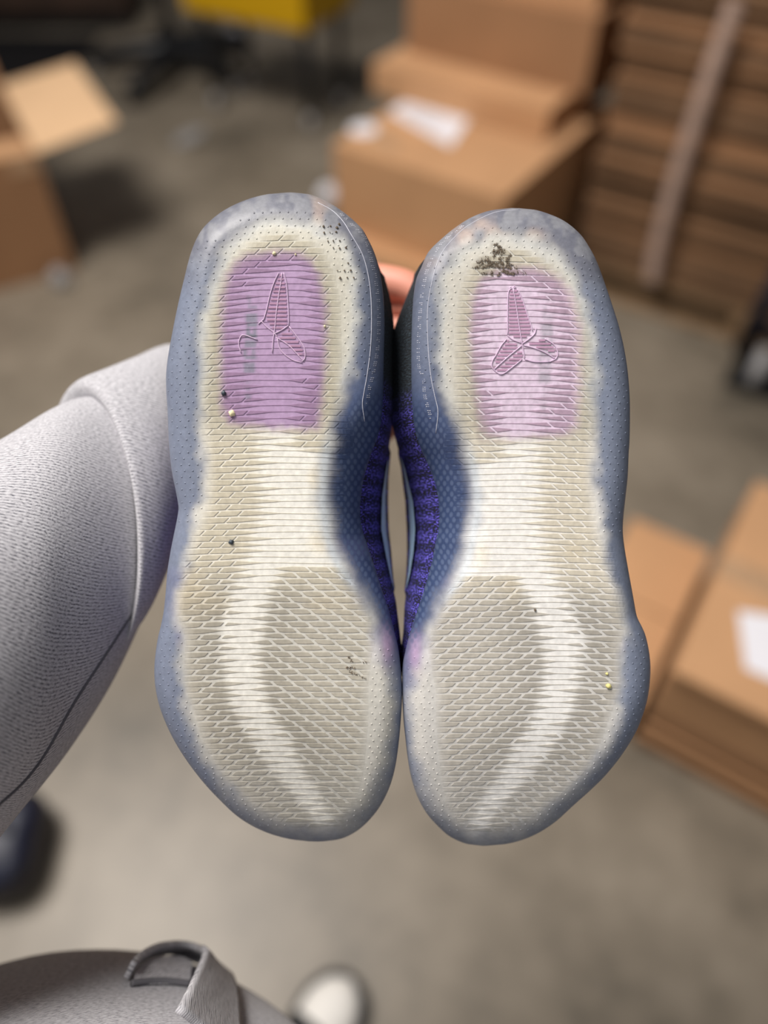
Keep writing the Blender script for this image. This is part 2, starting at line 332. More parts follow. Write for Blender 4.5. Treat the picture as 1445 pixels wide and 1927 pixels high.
def base_color(side, x, y):
    x = np.ravel(np.asarray(x, float)); y = np.ravel(np.asarray(y, float)); n = len(x)
    n1 = vnoise(x, y, 26, 3 + side); n2 = vnoise(x, y, 9, 5 + side); n3 = vnoise(x, y, 60, 8 + side); n4 = vnoise(x, y, 4.5, 11 + side)
    mid = .5 * (LX(y) + MX(y)); medial = smooth(-30, 30, x - mid)
    edge = np.tile(col_l(120, 128, 147), (n, 1))
    # heel cup is greyer, the arch is deep navy
    g = (1 - smooth(430, 560, y))[:, None]; edge = edge * (1 - g) + col_l(130, 131, 138) * g
    blot = (smooth(.35, .65, n1 * .6 + n2 * .4) * (1 - smooth(430, 600, y)))[:, None]; edge = edge * (1 - .7 * blot) + col_l(96, 98, 112) * .7 * blot
    pk = (smooth(.5, .8, .6 * n3 + .4 * n1) * (1 - smooth(420, 520, y)))[:, None]; edge = edge * (1 - .6 * pk) + col_l(186, 164, 150) * .6 * pk
    md = (medial * smooth(560, 780, y) * (1 - smooth(1150, 1290, y)))[:, None]
    edge = edge * (1 - md) + col_l(54, 69, 104) * md
    mh = (medial * smooth(420, 520, y) * (1 - smooth(600, 780, y)))[:, None]; edge = edge * (1 - .55 * mh) + col_l(84, 92, 112) * .55 * mh
    toe = smooth(1440, 1560, y)[:, None]; edge = edge * (1 - toe) + col_l(128, 134, 148) * toe
    vi = (smooth(.55, .8, n3) * smooth(960, 1060, y) * (1 - smooth(1250, 1350, y)))[:, None]; edge = edge * (1 - .45 * vi) + col_l(112, 112, 150) * .45 * vi
    # cream inside
    sd = sdist(x, y, creamP) + (n1 - .5) * 16 + (n2 - .5) * 5
    wd_ = 17 + 12 * medial * smooth(780, 850, y) * (1 - smooth(1150, 1250, y)) + 14 * smooth(1350, 1500, y)
    k = smooth(-wd_, wd_, sd)[:, None]
    heelc = col_l(194, 190, 176); midc = col_l(222, 218, 206); forec = col_l(198, 195, 186)
    a = smooth(760, 850, y)[:, None]; b_ = smooth(1040, 1150, y)[:, None]
    cream = heelc * (1 - a) + (midc * (1 - b_) + forec * b_) * a
    # white lens band down the middle
    cl, cr_ = CL(y), CRr(y); w = smooth(-14, 10, x - cl) * (1 - smooth(-10, 14, x - cr_)) * smooth(800, 830, y)
    w = (w * (1 - .35 * n2))[:, None]
    cream = cream * (1 - w) + col_l(234, 232, 224) * w
    if side == 1: cream = np.minimum(cream * 1.04, 1); cream[:, 2] *= 1.04
    yl = (smooth(.62, .9, n3) * smooth(850, 900, y) * (1 - smooth(1100, 1200, y)))[:, None]; cream = cream * (1 - .25 * yl) + col_l(226, 206, 160) * .25 * yl
    # ring of clean rubber round the heel
    ring = (np.exp(-((sd - 4) / 14) ** 2) * (1 - smooth(690, 800, y)))[:, None]; cream = cream * (1 - .35 * ring) + col_l(200, 206, 210) * .35 * ring
    col = edge * (1 - k) + cream * k
    pinkm = (np.exp(-(((x - 728) / 12) ** 2 + ((y - 1215) / 34) ** 2)))[:, None]; col = col * (1 - .55 * pinkm) + col_l(205, 170, 200) * .55 * pinkm
    whm = (np.exp(-(((x - 706) / 12) ** 2 + ((y - 1222) / 26) ** 2)))[:, None]; col = col * (1 - .6 * whm) + col_l(214, 210, 212) * .6 * whm
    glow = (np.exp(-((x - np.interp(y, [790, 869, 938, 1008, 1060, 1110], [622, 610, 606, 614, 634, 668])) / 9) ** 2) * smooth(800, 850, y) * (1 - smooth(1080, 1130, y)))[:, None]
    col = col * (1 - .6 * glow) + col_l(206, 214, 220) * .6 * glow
    # violet window in the heel with its printed word
    px_, py_ = (x, y)
    pp = purpleP
    if side == 1: pp = np.array([unfit(1, a_, b2) for a_, b2 in [(905, 530), (950, 508), (1005, 505), (1045, 520), (1075, 550), (1092, 620), (1092, 720), (1085, 800), (1060, 818), (960, 824), (918, 815), (905, 780), (896, 700), (885, 640), (890, 560)]])
    pd = sdist(x, y, pp) + (n2 - .5) * 8
    pk2 = smooth(-15, 13, pd)
    pcol = (col_l(172, 143, 179) if side == 0 else col_l(222, 200, 224)) * (1 - (.12 * (n2 - .5) + (.30 * (n4 - .3) if side == 1 else .06 * (n4 - .5))))[:, None]  # right window's sparkle is painted in as a whiter, speckled colour
    gl = glyph_mask(side, x, y)
    pcol = pcol * (1 - .85 * gl[:, None]) + col_l(104, 116, 126) * .85 * gl[:, None]
    pk2 = pk2[:, None] * (.97 if side == 0 else .85)
    col = col * (1 - pk2) + pcol * pk2
    col *= (1 + .05 * (n4 - .5))[:, None]
    if side == 1:                   # caked dirt on the right heel
        dm = dirt_mask(x, y)[:, None]; col = col * (1 - .8 * dm) + col_l(78, 70, 60) * .8 * dm
    return np.clip(col, 0, 1)
def softbox(x, y, x0, y0, x1, y1, s=3.0):
    return smooth(x0 - s, x0 + s, x) * (1 - smooth(x1 - s, x1 + s, x)) * smooth(y0 - s, y0 + s, y) * (1 - smooth(y1 - s, y1 + s, y))
GL0 = [(466, 555, 472, 580, .5), (466, 575, 484, 582, .6), (462, 590, 484, 608, .8), (464, 608, 484, 615, .95), (463, 616, 471, 634, .9), (476, 618, 483, 634, .8), (462, 628, 484, 636, 1),
       (460, 640, 482, 654, .8), (458, 656, 464, 672, .8), (474, 656, 480, 672, .7), (460, 670, 482, 676, .9), (458, 682, 480, 702, .75), (462, 718, 472, 722, .4), (462, 730, 470, 736, .5), (461, 742, 472, 752, .6)]
def glyph_mask(side, x, y):
    X, Y = fit(side, x, y); m = np.zeros(len(X))
    if side == 0:
        for a, b_, c, d, w in GL0: m = np.maximum(m, w * softbox(X, Y, a, b_, c, d))
    else:
        for a, b_, c, d, w in GL0: m = np.maximum(m, .7 * w * softbox(X, Y, a + 556, b_ + 18, c + 556, d + 18, 4))
    return m
def dirt_mask(x, y):
    X, Y = fit(1, x, y)
    m = np.zeros(len(X))
    for cx, cy, rx, ry, w in [(938, 470, 13, 26, .9), (915, 492, 18, 10, .8), (940, 498, 30, 9, 1), (958, 486, 10, 9, .9), (945, 514, 44, 6, 1), (905, 503, 16, 4, .8), (962, 505, 12, 14, .6)]:
        m = np.maximum(m, w * np.exp(-(((X - cx) / rx) ** 2 + ((Y - cy) / ry) ** 2) ** 2))
    return m * smooth(.3, .55, vnoise(X, Y, 5, 77))
def hex_mask(x, y):
    med = smooth(10, 50, x - .5 * (LX(y) + MX(y)))
    return med * smooth(700, 790, y) * (1 - smooth(1150, 1230, y)) * (1 - smooth(-26, -12, sdist(x, y, creamP)))

rowL = [(446, 492), (453, 469), (473, 444), (509, 413), (549, 396), (606, 383), (656, 376), (739, 375), (805, 376), (862, 383), (900, 385), (956, 385), (990, 368), (1008, 345), (1034, 338), (1080, 329), (1142, 325), (1173, 341),
        (1201, 348), (1284, 343), (1336, 364), (1388, 380), (1440, 402), (1491, 446), (1540, 505), (1561, 574)]
rowR = [(446, 560), (453, 585), (473, 612), (519, 632), (572, 642), (722, 644), (765, 655), (828, 668), (869, 650), (938, 650), (1008, 646), (1056, 650), (1098, 675), (1180, 707), (1207, 706), (1232, 700), (1284, 694), (1353, 694), (1440, 686), (1509, 672), (1554, 640), (1561, 628)]
RL = lambda y: np.interp(y, *zip(*rowL)); RR = lambda y: np.interp(y, *zip(*rowR))
def row_y(y0, x):                  # a row of the tread bows gently over the heel
    c = 535.; bow = np.interp(y0, [430, 600, 900, 1300, 1560], [.00032, .00022, .00008, .00006, .0001])
    return y0 + bow * (x - c) ** 2 - .006 * (x - c) * np.interp(y0, [430, 700, 900], [1, .5, 0]) + .7 * np.sin(x / 37. + y0)

def build_shoe(side):
    nm = ('left', 'right')[side]
    org = surf(side, np.array([540.]), np.array([960.]))[0] - FW * 0.0
    root = empty('sneaker', org, ('violet knit sneaker held on the left, clear sole with faint violet heel window' if side == 0 else
                 'violet knit sneaker held on the right, clear sole with dark dirt caked on its heel'), 'sneaker', 'pair of sneakers held up')
    # --- outsole
    NR, NC = 430, 150
    u = np.linspace(0, 1, NR); e = .5 - .5 * np.cos(math.pi * u); yy = Y0 + (Y1 - Y0) * (.45 * e + .55 * u)
    yy[0], yy[-1] = Y0, Y1; yy[1] = Y0 + .5; yy[-2] = Y1 - .4
    s = .5 - .5 * np.cos(math.pi * np.linspace(0, 1, NC)); s = .75 * s + .25 * np.linspace(0, 1, NC)
    Yg = np.repeat(yy[:, None], NC, 1); Xg = LX(Yg) + s[None] * (MX(Yg) - LX(Yg))
    sd = poly_dist(Xg, Yg, OUT).reshape(Xg.shape); sd[:, 0] = 0; sd[:, -1] = 0; sd[0] = 0; sd[-1] = 0
    V = surf(side, Xg, Yg, 0, sd).reshape(-1, 3)
    cols = base_color(side, Xg, Yg)
    fs = grid_faces(NR, NC)
    if side == 1: fs = [f[::-1] for f in fs]
    uv = np.stack([Xg.ravel() / 1000, Yg.ravel() / 1000], 1)
    sole = mesh_obj('outsole', V, [f[::-1] for f in fs], M['sole'], root, cols, uv, True, org)
    at_ = sole.data.attributes.new('Hex', 'FLOAT', 'POINT'); at_.data.foreach_set('value', hex_mask(Xg.ravel(), Yg.ravel()))
    # --- tread ribs, one per row, cut by slanting slits
    rows = []; y = 447.
    while y < 1560:
        rows.append(y); y += np.interp(y, [440, 900, 1200, 1560], [12.3, 11.9, 11.3, 9.6])
    jit = np.random.default_rng(3)
    for ri, y0 in enumerate(rows):
        p = np.interp(y0, [440, 900, 1200, 1560], [12.3, 11.9, 11.3, 9.6])
        xa, xb = float(RL(y0)), float(RR(y0)); cl, cr_ = float(CL(y0)), float(CRr(y0))
        j1, j2 = jit.uniform(-9, 9, 2) + (10 if ri % 2 else -10)
        noslit = 860 < y0 < 1066
        def half(x):               # half thickness of the rib
            tl = np.clip((cl + j1 - x) / (62 if y0 < 1066 else 40) + .45, 0, 1); tr = np.clip((x - cr_ - j2) / (62 if 830 < y0 < 1066 else 36) + .45, 0, 1)
            if y0 < 480: tl = np.maximum(tl, .5)
            k = np.maximum(tl, tr) ** .8; en = np.clip(1 - np.minimum(x - xa, xb - x) / 30, 0, 1); return p * .5 * (.15 + .69 * k + .08 * en)
        # slits
        cuts = []
        per = np.interp(y0, [440, 900, 1300, 1560], [44, 44, 38, 33]); off = (per / 2 if ri % 2 else 0) + jit.uniform(-3, 3)
        x = math.floor(xa / per) * per + off - per
        while x < xb:
            for (lo, hi, sl) in ((xa + 18, cl + j1 - 12, -1), (cr_ + j2 + 12, xb - 12, 1 if y0 > 1050 else -1)):
                if lo < x < hi and not (sl == 1 and noslit): cuts.append((x, sl))
            x += per
        cuts.sort()
        ends = [(xa, 0)] + cuts + [(xb, 0)]
        vs_, fs_, cs = [], [], []; n0 = 0
        fore = smooth(1040, 1120, y0)
        for (x0, s0), (x1, s1) in zip(ends[:-1], ends[1:]):
            gap = 1.9 + 1.5 * fore
            q0 = x0 + (gap if s0 else 0); q1 = x1 - (gap if s1 else 0)
            if q1 - q0 < 5: continue
            n = max(3, int((q1 - q0) / 5.5)); xs = np.linspace(q0, q1, n); hh = half(xs)
            hh = hh * (1 - .20 * fore * (np.exp(-(xs - q0) / 6.) * (s0 != 0) + np.exp(-(q1 - xs) / 6.) * (s1 != 0)))
            lean = np.interp(xs, [q0, q1], [s0, s1]) * np.where((xs - q0 < 14) | (q1 - xs < 14), 1, 0)
            tl = np.where(xs - q0 < q1 - xs, s0, s1) * np.clip(1 - np.minimum(xs - q0, q1 - xs) / 16., 0, 1)
            ring = []
            fade = np.clip(.12 + np.minimum(xs - xa, xb - xs) / 26, 0, 1)
            for sg, hgt, ins in ((-1, -.6, 0), (-1, 1.05, .7), (1, 1.05, .7), (1, -.6, 0)):
                hv = np.maximum(hh - ins, .35) * sg
                xx = xs + tl * hv * 1.15
                if ins: xx = np.clip(xx, q0 + .8 + tl * hv, q1 - .8 + tl * hv)
                ring.append((xx, row_y(y0, xs) + hv, hgt * fade * (.6 + .4 * smooth(.15, .55, hh / (p * .5))) if hgt > 0 else np.full(n, hgt)))
            X = np.stack([r[0] for r in ring], 1); Y = np.stack([r[1] for r in ring], 1); Hh = np.stack([r[2] for r in ring], 1)
            Y = np.clip(Y, Y0 + 1, Y1 - 1)
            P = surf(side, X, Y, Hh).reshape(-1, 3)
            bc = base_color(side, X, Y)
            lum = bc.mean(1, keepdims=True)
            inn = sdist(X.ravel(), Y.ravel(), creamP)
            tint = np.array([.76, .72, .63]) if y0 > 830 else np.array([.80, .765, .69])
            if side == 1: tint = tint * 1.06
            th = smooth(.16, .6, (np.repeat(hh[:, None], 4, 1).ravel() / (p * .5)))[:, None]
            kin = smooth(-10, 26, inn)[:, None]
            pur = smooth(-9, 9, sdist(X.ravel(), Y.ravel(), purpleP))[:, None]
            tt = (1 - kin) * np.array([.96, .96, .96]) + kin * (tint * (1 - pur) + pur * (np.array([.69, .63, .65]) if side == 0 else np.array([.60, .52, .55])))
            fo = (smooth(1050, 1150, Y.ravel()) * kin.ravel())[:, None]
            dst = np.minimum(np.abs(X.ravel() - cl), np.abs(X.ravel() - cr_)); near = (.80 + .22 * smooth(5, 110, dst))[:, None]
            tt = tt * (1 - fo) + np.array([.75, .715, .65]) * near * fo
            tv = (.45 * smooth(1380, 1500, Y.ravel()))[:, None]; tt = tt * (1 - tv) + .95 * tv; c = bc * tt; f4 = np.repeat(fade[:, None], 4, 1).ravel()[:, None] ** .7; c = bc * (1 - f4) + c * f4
            c[0::4] *= .80; c[3::4] *= .80      # groove shade painted along the foot of each rib
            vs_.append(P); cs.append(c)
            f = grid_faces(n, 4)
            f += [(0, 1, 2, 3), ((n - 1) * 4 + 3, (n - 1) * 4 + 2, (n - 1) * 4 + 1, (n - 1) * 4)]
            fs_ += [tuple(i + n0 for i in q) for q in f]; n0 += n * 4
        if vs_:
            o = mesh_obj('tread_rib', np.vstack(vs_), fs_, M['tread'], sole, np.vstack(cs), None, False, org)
    # --- pimples on the smooth border
    dome = [(0, 0, 1.25)] + [(1.5 * math.cos(a), 1.5 * math.sin(a), .7) for a in np.linspace(0, 2 * math.pi, 6, endpoint=False)] + [(2.1 * math.cos(a), 2.1 * math.sin(a), -.4) for a in np.linspace(0, 2 * math.pi, 6, endpoint=False)]
    df = [(0, 1 + k, 1 + (k + 1) % 6) for k in range(6)] + [(1 + k, 7 + k, 7 + (k + 1) % 6, 1 + (k + 1) % 6) for k in range(6)]
    dots = []
    for ri, y0 in enumerate(rows):
        st = 15.5; sh = (ri % 2) * .5 * st
        xa, xb = float(RL(y0)), float(RR(y0))
        for k in range(7):
            x = xa - 12 - k * st + (0 if ri % 2 else 6)
            if x > LX(y0) + 4 and not 985 < y0 < 1165: dots.append((x, row_y(y0, x)))
            x = xb + 12 + k * st - (0 if ri % 2 else 6)
            if x < MX(y0) - 24 and (y0 < 715) : dots.append((x, row_y(y0, x)))
            elif x < MX(y0) - 4 and y0 > 1215: dots.append((x, row_y(y0, x)))
    for yy_, xs_ in ((436, np.arange(445, 640, 15)), (424, np.arange(462, 632, 15.5)), (411, np.arange(452, 625, 16)), (399, np.arange(478, 610, 16))):
        for x in xs_: dots.append((x, yy_ + .0004 * (x - 540) ** 2))
    dots = np.array(dots); nD = len(dots); dm = np.array(dome)
    X = dots[:, None, 0] + dm[None, :, 0]; Y = np.clip(dots[:, None, 1] + dm[None, :, 1], Y0 + 1, Y1 - 1)
    P = surf(side, X, Y, dm[None, :, 2] * np.ones((nD, 1))).reshape(-1, 3)
    F = [tuple(i + 13 * k for i in f) for k in range(nD) for f in df]
    gc = base_color(side, X, Y) * 1.0
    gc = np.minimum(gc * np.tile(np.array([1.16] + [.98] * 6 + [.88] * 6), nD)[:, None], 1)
    o = mesh_obj('grip_pimples', P, F, M['dots'], sole, gc, None, True, org); o['kind'] = 'stuff'
    # --- moulded line round the heel and the ticks beside it
    seam = cr([(598, 381), (625, 396), (645, 416), (660, 440), (680.6, 476), (691, 509), (697, 547), (699, 588), (698.5, 631), (696, 667), (690, 710), (684, 743), (682, 762), (686, 793)], 6)
    if side == 1: seam = np.stack(unfit(1, *cr([(978, 394), (930, 400), (880, 425), (850, 452), (832, 475), (818, 510), (807, 560), (804, 600), (806, 660), (811, 710), (818, 745), (824, 775), (820, 815)], 6).T), 1)
    P = surf(side, seam[:, 0], seam[:, 1], .3)
    v, f = tube(P, .6 * MP, 6); mesh_obj('moulding_line', v, f, M['line'], sole, origin=org)
    tp = cr([(640, 400), (668, 428), (688, 450), (700, 495), (706, 519), (710, 552), (713, 578), (713, 617), (712, 638), (709, 669), (704, 693), (701, 710), (696, 726), (691, 762)], 10)
    if side == 1: tp = np.stack(unfit(1, *cr([(870, 425), (838, 450), (818, 475), (803, 510), (793, 560), (789, 610), (787, 655), (788, 690), (796, 710), (799, 745), (806, 770), (812, 790)], 10).T), 1)
    seg = np.r_[0, np.cumsum(np.linalg.norm(np.diff(tp, axis=0), axis=1))]; mb = MB(); t = 0; i = 0; r2 = np.random.default_rng(5 + side)
    while t < seg[-1]:
        cx = np.interp(t, seg, tp[:, 0]); cy = np.interp(t, seg, tp[:, 1])
        for sx in (-1.9, 1.7):
            if r2.random() < .8:
                w = r2.choice([.7, 1.3, 1.5]); xs = np.array([-w, w, w, -w]) + cx + sx; ys = np.array([-.45, -.45, .45, .45]) + cy
                lo = surf(side, xs, ys, -.3); hi = surf(side, xs, ys, .6)
                mb.add(np.vstack([lo, hi]), [(4, 5, 6, 7), (0, 1, 5, 4), (1, 2, 6, 5), (2, 3, 7, 6), (3, 0, 4, 7)])
        i += 1; t += 3.6 if i % 3 else 8.0
    o = mb.build('raised_ticks', M['line'], sole, origin=org); o['kind'] = 'stuff'
    # --- heel emblem in raised lines over close ribs
    if side == 0:
        q = lambda *p: [(400 + a / 5.354, 460 + b_ / 5.354) for a, b_ in p]
        lines = [q((665, 285), (620, 380), (580, 500), (545, 650), (515, 750), (490, 770)), q((700, 285), (685, 400), (665, 520), (640, 700), (625, 860), (610, 960), (600, 1090)),
                 q((715, 285), (745, 400), (757, 560), (765, 700), (765, 815)), q((490, 770), (545, 830), (610, 880), (650, 930)), q((765, 815), (700, 860), (640, 890), (610, 900)),
                 q((770, 825), (880, 970), (925, 1050), (930, 1140), (900, 1180)), q((640, 935), (760, 1010), (830, 1080), (920, 1175)), q((650, 950), (690, 1070), (800, 1160), (900, 1190)),
                 q((490, 775), (460, 800)), q((450, 960), (330, 915), (285, 925), (262, 1000), (285, 1090))]
        hat = [[(672, 300), (625, 400), (560, 620), (530, 740), (600, 850), (700, 850), (755, 815), (750, 560), (735, 400), (705, 300)], [(650, 925), (770, 850), (870, 980), (915, 1060), (900, 1150), (780, 1040)]]
        hat = [q(*h) for h in hat]
    else:
        q = lambda *p: [(860 + a / 4.942, 440 + b_ / 4.942) for a, b_ in p]
        lines = [q((495, 512), (475, 560), (470, 750), (470, 945)), q((520, 510), (545, 640), (575, 840), (600, 1000), (630, 1165)), q((560, 512), (600, 590), (650, 740), (690, 860), (700, 900)),
                 q((470, 945), (520, 985), (600, 1015)), q((735, 880), (720, 930), (660, 985), (600, 1025)), q((460, 980), (410, 1040), (360, 1130), (330, 1180), (325, 1240), (380, 1295), (430, 1300), (520, 1235), (600, 1170)),
                 q((600, 1040), (490, 1130), (400, 1210), (345, 1260)), q((815, 975), (900, 1030), (935, 1100), (920, 1160), (860, 1190)), q((620, 1035), (740, 1070), (830, 1110), (910, 1160)), q((630, 1165), (720, 1190), (860, 1190))]
        hat = [q((490, 520), (478, 600), (475, 930), (600, 1000), (680, 930), (690, 870), (620, 640), (560, 520)), q((465, 985), (360, 1140), (345, 1240), (590, 1040)), q((440, 1290), (360, 1270), (600, 1060), (620, 1160)), q((640, 1010), (810, 980), (890, 1030), (920, 1110), (740, 1060))]
        lines += [[(860 + (a + 8 * math.cos(t)) / 4.942, 440 + (b_ + 8 * math.sin(t)) / 4.942) for t in np.linspace(0, 6.28, 8)] for a, b_ in ((500, 503), (534, 494))]
    mb = MB()
    for ln in lines:
        d = cr(ln, 5); d = np.stack(unfit(side, d[:, 0], d[:, 1]), 1)
        mb.tube(surf(side, d[:, 0], d[:, 1], 1.3), (.95 if side == 0 else 1.05) * MP, 5)
    em = mb.build('heel_emblem', M['logo'], sole, smooth_=True, origin=org)
    em['label'] = 'raised pale outline emblem inside the violet heel window'
    mb = MB(); cs = []
    for h in hat:
        hp = np.array(h); 
        for yy_ in np.arange(hp[:, 1].min() + 2, hp[:, 1].max() - 1, 3.9 + side * .0 if False else 7.6 if side == 0 else 6.6):
            xs = []
            for (x0, y0), (x1, y1) in zip(hp, np.roll(hp, -1, 0)):
                if (y0 > yy_) != (y1 > yy_): xs.append(x0 + (yy_ - y0) / (y1 - y0) * (x1 - x0))
            xs.sort()
            for x0, x1 in zip(xs[::2], xs[1::2]):
                if x1 - x0 < 3: continue
                cxl = np.interp(yy_, *( [list(z) for z in zip(*[(p_[1], p_[0]) for p_ in lines[1]])] ))
                parts = [(x0 + 1.2, x1 - 1.2)]
                if x0 + 3 < cxl < x1 - 3: parts = [(x0 + 1.2, cxl - 1.3), (cxl + 1.3, x1 - 1.2)]
                for a, b_ in parts:
                    if b_ - a < 2: continue
                    X = np.array([a, b_, b_, a]); Y = np.array([-1.7, -1.7, 1.7, 1.7]) + yy_
                    xl, yl = unfit(side, X, Y)
                    mb.add(np.vstack([surf(side, xl, yl, -.4), surf(side, xl, yl, 1.35)]), [(4, 5, 6, 7), (0, 1, 5, 4), (1, 2, 6, 5), (2, 3, 7, 6), (3, 0, 4, 7)])
                    cs += [lin((172, 132, 160) if side == 0 else (184, 144, 172))] * 8
    mb_o = mesh_obj('emblem_ribs', np.vstack(mb.v), mb.f, M['tread'], sole, np.array(cs), None, False, org); mb_o['kind'] = 'stuff'
    # --- bits stuck in the tread
    def grains(name, pts, rad, m, kind=True, parent=sole):
        mb = MB(); r3 = np.random.default_rng(9)
        for (x, y) in pts:
            xl, yl = unfit(side, np.array([x]), np.array([y]))
            p0 = surf(side, xl, yl, 1.6)[0]; rr = rad * r3.uniform(.55, 1.25) * MP
            vv = np.array([(1, 0, 0), (-1, 0, 0), (0, 1, 0), (0, -1, 0), (0, 0, 1), (0, 0, -1)], float) * rr * r3.uniform(.6, 1.3, (6, 1))
            mb.add(vv + p0, [(0, 2, 4), (2, 1, 4), (1, 3, 4), (3, 0, 4), (2, 0, 5), (1, 2, 5), (3, 1, 5), (0, 3, 5)])
        o = mb.build(name, m, parent, origin=org)
        if kind: o['kind'] = 'stuff'
        return o
    def chip(name, x, y, r, m, seed):
        xl, yl = unfit(side, np.array([x]), np.array([y])); p0 = surf(side, xl, yl, 1.8)[0]
        bm = bmesh.new(); bmesh.ops.create_icosphere(bm, subdivisions=2, radius=1); r3 = random.Random(seed)
        for w in bm.verts: w.co = Vector(p0) + w.co * (r * MP * (1 + .5 * noise.noise(w.co * 1.7 + Vector((seed, 0, 0)))))
        bm.verts.index_update(); mb = MB().add([w.co[:] for w in bm.verts], [[w.index for w in f.verts] for f in bm.faces]); bm.free()
        o = mb.build(name, m, sole, smooth_=True, origin=org); return o
    if side == 0:
        chip('chip', 436, 778, 6, M['chip'], 1)['label'] = 'cream chip stuck beside the violet window'
        chip('chip', 516, 477, 3.6, M['chip'], 2); chip('chip', 611, 614, 2.4, M['chip'], 3); chip('chip', 556, 479, 1.8, M['chip'], 4)
        chip('pebble', 435, 1020, 4.5, M['pebble'], 5); chip('pebble', 421, 740, 5, M['pebble'], 6)
        pts = []
        r4 = np.random.default_rng(2)
        for a, b_, c, d, n in ((655, 1236, 664, 1246, 14), (652, 1256, 668, 1257, 26), (656, 1262, 664, 1268, 16), (664, 1266, 688, 1277, 18), (682, 1246, 692, 1247, 8)):
            t = r4.random(n); pts += list(zip(a + (c - a) * t + r4.normal(0, 1.2, n), b_ + (d - b_) * t + r4.normal(0, 1, n)))
        grains('dirt_specks', pts, 1.2, M['dirt'])
        grains('heel_grit', [(609, 426), (622, 425), (638, 422), (634, 428), (610, 438), (621, 437), (633, 436), (617, 454), (627, 453), (639, 453), (627, 466), (639, 467), (651, 466), (655, 495), (635, 509), (648, 509), (660, 509), (640, 523), (653, 522), (665, 522)], 2.4, M['dirt'])
    else:
        r4 = np.random.default_rng(4); pts = []
        while len(pts) < 700:
            x, y = r4.uniform(885, 1000), r4.uniform(448, 526)
            xl, yl = unfit(1, np.array([x]), np.array([y]))
            if dirt_mask(xl, yl)[0] > r4.uniform(.25, .9): pts.append((x, y))
        grains('caked_dirt', pts, 1.15, M['dirt'])
        chip('chip', 1145, 1291, 4.6, M['ychip'], 7)['label'] = 'small yellow chip on the forefoot'
        chip('chip', 1142, 1268, 2.6, M['ychip'], 8); chip('pebble', 1007, 1148, 2.4, M['dirt'], 9)
    # --- knit upper behind the sole
    xu = ([(512, 716), (560, 729), (607, 735.5), (660, 736), (740, 736), (786, 733.5), (822, 729), (850, 725), (880, 720), (933, 714), (995, 713), (1047, 721), (1089, 729), (1130, 739), (1172, 744.5), (1213, 749.5), (1249, 753), (1290, 750)] if side == 0 else
          [(519, 785.6), (560, 769), (607, 752), (640, 743), (700, 742.5), (760, 743), (798, 745), (841, 755), (862, 762), (881, 768), (943, 781), (995, 785), (1037, 783), (1080, 778), (1110, 771), (1141, 767), (1192, 764), (1230, 758), (1290, 766)])
    xs_ = ([(850, 727), (902, 722.6), (954, 722.6), (995, 724.6), (1037, 729), (1089, 732), (1110, 735)] if side == 0 else
           [(862, 759), (881, 763), (943, 770), (995, 772), (1037, 773), (1080, 772), (1110, 770)])
    sgn = 1 if side == 0 else -1
    rowsy = np.r_[np.linspace(Y0 + 6, 460, 14, endpoint=False), np.linspace(460, 1480, 110, endpoint=False), np.linspace(1480, Y1 - 8, 18)]
    Vv, Cc, U = [], [], []; NA = 48; swL, swR = [], []
    def tocam(px, py, z): return np.array([(px - W_ / 2) / FPX * z, (H_ / 2 - py) / FPX * z, z])
    for y in rowsy:
        dz = (.00095 * max(y - 1290, 0) ** 2 + .0011 * max(500 - y, 0) ** 2)
        yc = np.array([y]); lx, mx = LX(yc), MX(yc)
        zl = D0 + (dz + 38) * MP; zm = D0 + (dz + float(roll_radius(mx, yc)[0]) * .74) * MP
        a, ya = fit(side, lx + 1.5, yc); b_, yb = fit(side, mx - 4.0, yc)
        A = tocam(a[0], ya[0], zl); B = tocam(b_[0], yb[0], zm)
        Hh = np.interp(y, [Y0, 420, 700, 860, 1100, 1300, 1450, 1540, Y1], [.062, .072, .074, .070, .062, .052, .038, .024, .010])
        w = B - A
        zt = max(zl, zm)
        ctrl = [A, A + w * .03 + [0, 0, .35 * Hh], A + w * .10 + [0, 0, .72 * Hh]]
        for fr, hh in ((.28, .98), (.5, 1.06), (.72, .98)):
            p_ = A + w * fr; p_[2] = zt + hh * Hh; ctrl.append(p_)
        zb = zm + min(.34 * Hh, .024); z6 = zm + min(.62 * Hh, .042)
        k7 = D0 / zb; y7 = H_ / 2 + (yb[0] - H_ / 2) * zm / zb; y6 = H_ / 2 + (yb[0] - H_ / 2) * zm / z6
        if 505 < y7 < 1285:
            x7 = np.interp(y7, *zip(*xu)); P7 = tocam(x7, y7, zb)
        else: P7 = B - w * .02 + [0, 0, .34 * Hh]
        if 850 < y6 < 1110:
            x6 = np.interp(y6, *zip(*xs_)); P6 = tocam(x6, y6, z6)
        elif 505 < y7 < 1285:
            P6 = tocam(np.interp(y6, *zip(*xu)) - sgn * 4, y6, z6)
        else: P6 = B - w * .08 + [0, 0, .7 * Hh]
        ctrl += [P6, P7, B]
        c = cr(np.array(ctrl), 6)
        t = np.linspace(0, 1, NA); sg = np.linspace(0, 1, len(c)); prof = np.stack([np.interp(t, sg, c[:, k]) for k in range(3)], 1)
        cav = (1 - smooth(.16, .24, np.abs(t - .47))) * (1 - smooth(740, 800, y)) * smooth(400, 440, y)
        prof[:, 2] -= cav * (.85 * Hh)
        if 862 < y6 < 1108:
            swL.append(P7 * 1.0); swR.append(P6 * 1.0)
        Vv.append(CP + prof[:, 0:1] * RT + prof[:, 1:2] * UP + prof[:, 2:3] * FW)
        U.append(np.stack([np.full(NA, y / 1000), t * .25], 1)[:, ::-1]); Cc.append(np.repeat(smooth(690, 770, np.array([y + 0.0]))[:, None] * np.ones((1, 3)), NA, 0))
    fs = grid_faces(len(rowsy), NA)
